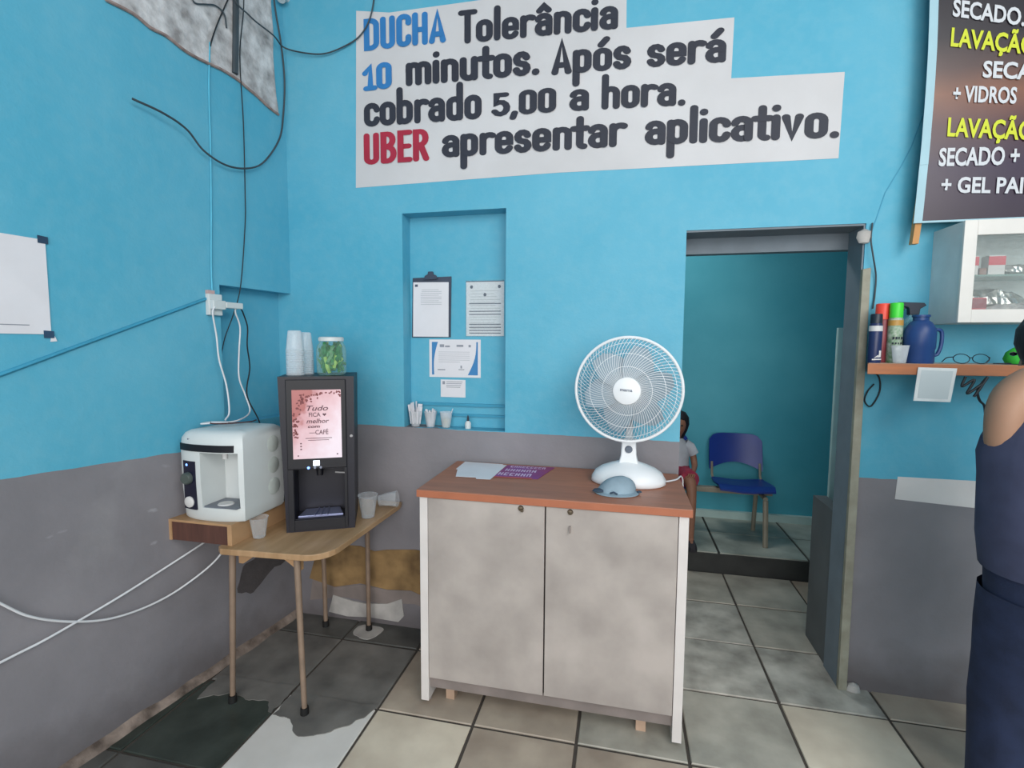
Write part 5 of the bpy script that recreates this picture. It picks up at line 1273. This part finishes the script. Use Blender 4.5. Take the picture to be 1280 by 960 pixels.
hand(s, la, (0.9, 0.3, 0.1), (0.1, 0.1, 0.9), 1.0, 0.6)
ra = s.chain(b1, [((0.135, 0.015, 1.345), 0.056), ((0.195, 0.01, 1.30), 0.050), ((0.222, 0.01, 1.20), 0.042), ((0.235, 0.03, 1.12), 0.036), ((0.20, 0.15, 1.14), 0.027), ((0.19, 0.18, 1.15), 0.023)])
hand(s, ra, (-0.35, 0.8, 0.25), (-0.2, 0.1, 0.9), 1.0, 0.6)
for sx in (-1, 1):
    s.chain(pel, [((sx * 0.095, 0.0, 0.80), 0.085), ((sx * 0.115, 0.01, 0.62), 0.075), ((sx * 0.125, 0.02, 0.47), 0.058), ((sx * 0.13, 0.0, 0.32), 0.052), ((sx * 0.135, -0.02, 0.10), 0.036), ((sx * 0.137, 0.0, 0.045), 0.036), ((sx * 0.145, 0.14, 0.03), (0.038, 0.024))])
body = skin_body('body', s.v, s.e, s.r, 'skin', t)
face(body, (-0.048, 0.105, 1.455), (-0.15, 1, -0.35), 0.94)
# hair
mb = MB(); rgh = []
for z, rx, ry, dy in ((1.375, 0.05, 0.03, -0.05), (1.39, 0.068, 0.052, -0.035), (1.42, 0.080, 0.078, -0.02), (1.46, 0.087, 0.094, -0.01), (1.50, 0.083, 0.092, -0.006), (1.535, 0.062, 0.068, 0.0), (1.552, 0.02, 0.02, 0.0)):
    rgh.append(ellipse(-0.048, 0.095 + dy, z, rx, ry, 24, 0.05, 2.0))
MB().loft(rgh).build('hair', 'hair', body, smooth=True, angle=80)
# sleeveless top
rgs = []
for z, cx, cy, rx, ry in ((0.86, 0.0, 0.0, 0.222, 0.165), (0.95, 0.0, 0.0, 0.235, 0.162), (1.02, -0.003, 0.0, 0.242, 0.16), (1.11, -0.005, 0.0, 0.247, 0.155), (1.17, -0.006, 0.004, 0.243, 0.15), (1.21, -0.008, 0.006, 0.230, 0.146), (1.25, -0.01, 0.01, 0.208, 0.14), (1.29, -0.012, 0.014, 0.186, 0.132), (1.33, -0.016, 0.02, 0.162, 0.118), (1.36, -0.022, 0.026, 0.135, 0.10), (1.385, -0.032, 0.035, 0.095, 0.085), (1.40, -0.04, 0.042, 0.072, 0.068)):
    rgs.append(ellipse(cx, cy, z, rx, ry, 32, 0.06, 1.0))
MB().loft(rgs, cap=False).build('top', 'shirt_navy', body, smooth=True, angle=80)
# jeans: hips and two legs
rgs = [ellipse(0, 0, z, rx, ry, 32, 0.03, 4.0) for z, rx, ry in ((1.0, 0.215, 0.150), (0.90, 0.214, 0.155), (0.80, 0.212, 0.152), (0.74, 0.208, 0.140))]
jn = MB().loft(rgs, cap=False)
for sx in (-1, 1):
    rgs = []
    for z, cx, cy, rx, ry in ((0.80, 0.108, 0.0, 0.108, 0.130), (0.70, 0.108, 0.005, 0.104, 0.125), (0.60, 0.112, 0.01, 0.098, 0.115), (0.48, 0.118, 0.02, 0.095, 0.105), (0.36, 0.128, 0.0, 0.094, 0.10), (0.22, 0.134, -0.01, 0.092, 0.10), (0.10, 0.14, 0.0, 0.09, 0.10), (0.035, 0.142, 0.01, 0.094, 0.105)):
        rgs.append(ellipse(sx * cx, cy, z, rx, ry, 24, 0.12, 3.0 + sx))
    jn.loft(rgs, cap=False)
jn.build('jeans', 'jeans', body, smooth=True, angle=80)
for sx in (-1, 1):
    mb = MB(); rgs = []
    for y, hw, h in ((-0.075, 0.03, 0.05), (-0.05, 0.042, 0.075), (0.02, 0.045, 0.08), (0.10, 0.05, 0.06), (0.17, 0.048, 0.045), (0.205, 0.03, 0.03)):
        rgs.append([(sx * 0.145 + hw * v, y, z_) for v, z_ in ((-1, 0.0), (1, 0.0), (1, h * 0.5), (0.6, h), (-0.6, h), (-1, h * 0.5))])
    mb.loft(rgs).build('shoe', 'shoe', body, smooth=True)

# small girl on the left seat, mostly behind the wall
GX, GY = 0.385, 3.60
t = thing('person', 'small girl in pale T-shirt and red shorts seated inside, beyond doorway edge', 'person', (GX, GY, FZ))
s = Sk(); q0 = 0.40
pel = s.p((0, 0.08, q0 + 0.03), (0.075, 0.065))
b1 = s.chain(pel, [((0, 0.075, q0 + 0.11), (0.072, 0.058)), ((0, 0.06, q0 + 0.20), (0.072, 0.055))])
s.chain(b1, [((0, 0.05, q0 + 0.255), (0.04, 0.035)), ((0, 0.035, q0 + 0.29), 0.03), ((0, 0.02, q0 + 0.335), (0.062, 0.066)), ((0, 0.02, q0 + 0.385), (0.070, 0.078)), ((0, 0.025, q0 + 0.43), (0.058, 0.064))])
for sx in (-1, 1):
    w_ = s.chain(b1, [((sx * 0.085, 0.06, q0 + 0.225), 0.030), ((sx * 0.118, 0.06, q0 + 0.15), 0.025), ((sx * 0.128, 0.03, q0 + 0.08), 0.022), ((sx * 0.105, -0.08, q0 + 0.06), 0.015)])
    hand(s, w_, (-sx * 0.3, -1, -0.1), (-sx * 0.9, 0.2, 0.2), 0.6, 0.4)
    s.chain(pel, [((sx * 0.06, 0.02, q0 + 0.02), 0.052), ((sx * 0.075, -0.12, q0 + 0.015), 0.044), ((sx * 0.08, -0.20, q0 - 0.01), 0.036), ((sx * 0.082, -0.215, q0 - 0.14), 0.032), ((sx * 0.082, -0.225, 0.06), 0.022), ((sx * 0.083, -0.23, 0.035), 0.022), ((sx * 0.085, -0.30, 0.022), (0.024, 0.016))])
g = skin_body('body', s.v, s.e, s.r, 'skin_dark', t)
face(g, (0, 0.02, q0 + 0.375), (0, -1, -0.1), 0.80)
rgh = []
for z, rx, ry, dy in ((0.20, 0.03, 0.015, 0.075), (0.26, 0.05, 0.03, 0.075), (0.32, 0.072, 0.055, 0.055), (0.37, 0.082, 0.072, 0.045), (0.42, 0.078, 0.078, 0.035), (0.455, 0.055, 0.058, 0.03), (0.47, 0.015, 0.015, 0.03)):
    rgh.append(ellipse(0, dy, q0 + z, rx, ry, 22, 0.08, 6.0))
MB().loft(rgh).build('hair', 'hair', g, smooth=True, angle=80)
rgs = [ellipse(0, dy, q0 + z, rx, ry, 26, 0.05, 7.0) for z, rx, ry, dy in ((0.02, 0.098, 0.088, 0.08), (0.08, 0.095, 0.082, 0.078), (0.15, 0.092, 0.075, 0.068), (0.21, 0.088, 0.066, 0.06), (0.25, 0.062, 0.05, 0.053), (0.27, 0.042, 0.04, 0.045))]
sh = MB().loft(rgs, cap=False)
for sx in (-1, 1): sh.tube([(sx * 0.06, 0.06, q0 + 0.225), (sx * 0.095, 0.06, q0 + 0.205), (sx * 0.122, 0.06, q0 + 0.155)], 0.040, 14, r1=0.036)
sh.build('t_shirt', 'girl_shirt', g, smooth=True, angle=80)
sh = MB().loft([ellipse(0, 0.075, q0 + z, rx, ry, 26, 0.05, 8.0) for z, rx, ry in ((-0.028, 0.09, 0.08), (0.0, 0.106, 0.092), (0.05, 0.104, 0.088), (0.08, 0.092, 0.078))])
for sx in (-1, 1): sh.tube([(sx * 0.055, 0.04, q0 + 0.022), (sx * 0.068, -0.05, q0 + 0.022), (sx * 0.078, -0.13, q0 + 0.02)], 0.056, 14, r1=0.062)
sh.build('shorts', 'girl_shorts', g, smooth=True, angle=80)
for sx in (-1, 1):
    rgs = []
    for y, hw, h in ((-0.195, 0.02, 0.03), (-0.21, 0.028, 0.05), (-0.26, 0.031, 0.045), (-0.31, 0.030, 0.035), (-0.335, 0.018, 0.02)):
        rgs.append([(sx * 0.084 + hw * v, y, z_) for v, z_ in ((-1, 0.0), (1, 0.0), (1, h * 0.5), (0.6, h), (-0.6, h), (-1, h * 0.5))])
    MB().loft(rgs).build('shoe', 'shoe', g, smooth=True)

for o in list(C.objects):
    if o.parent and (o.name.startswith('printed_') or o.name.split('.')[0] in ('front_grille', 'rear_grille')): o['kind'] = 'stuff'
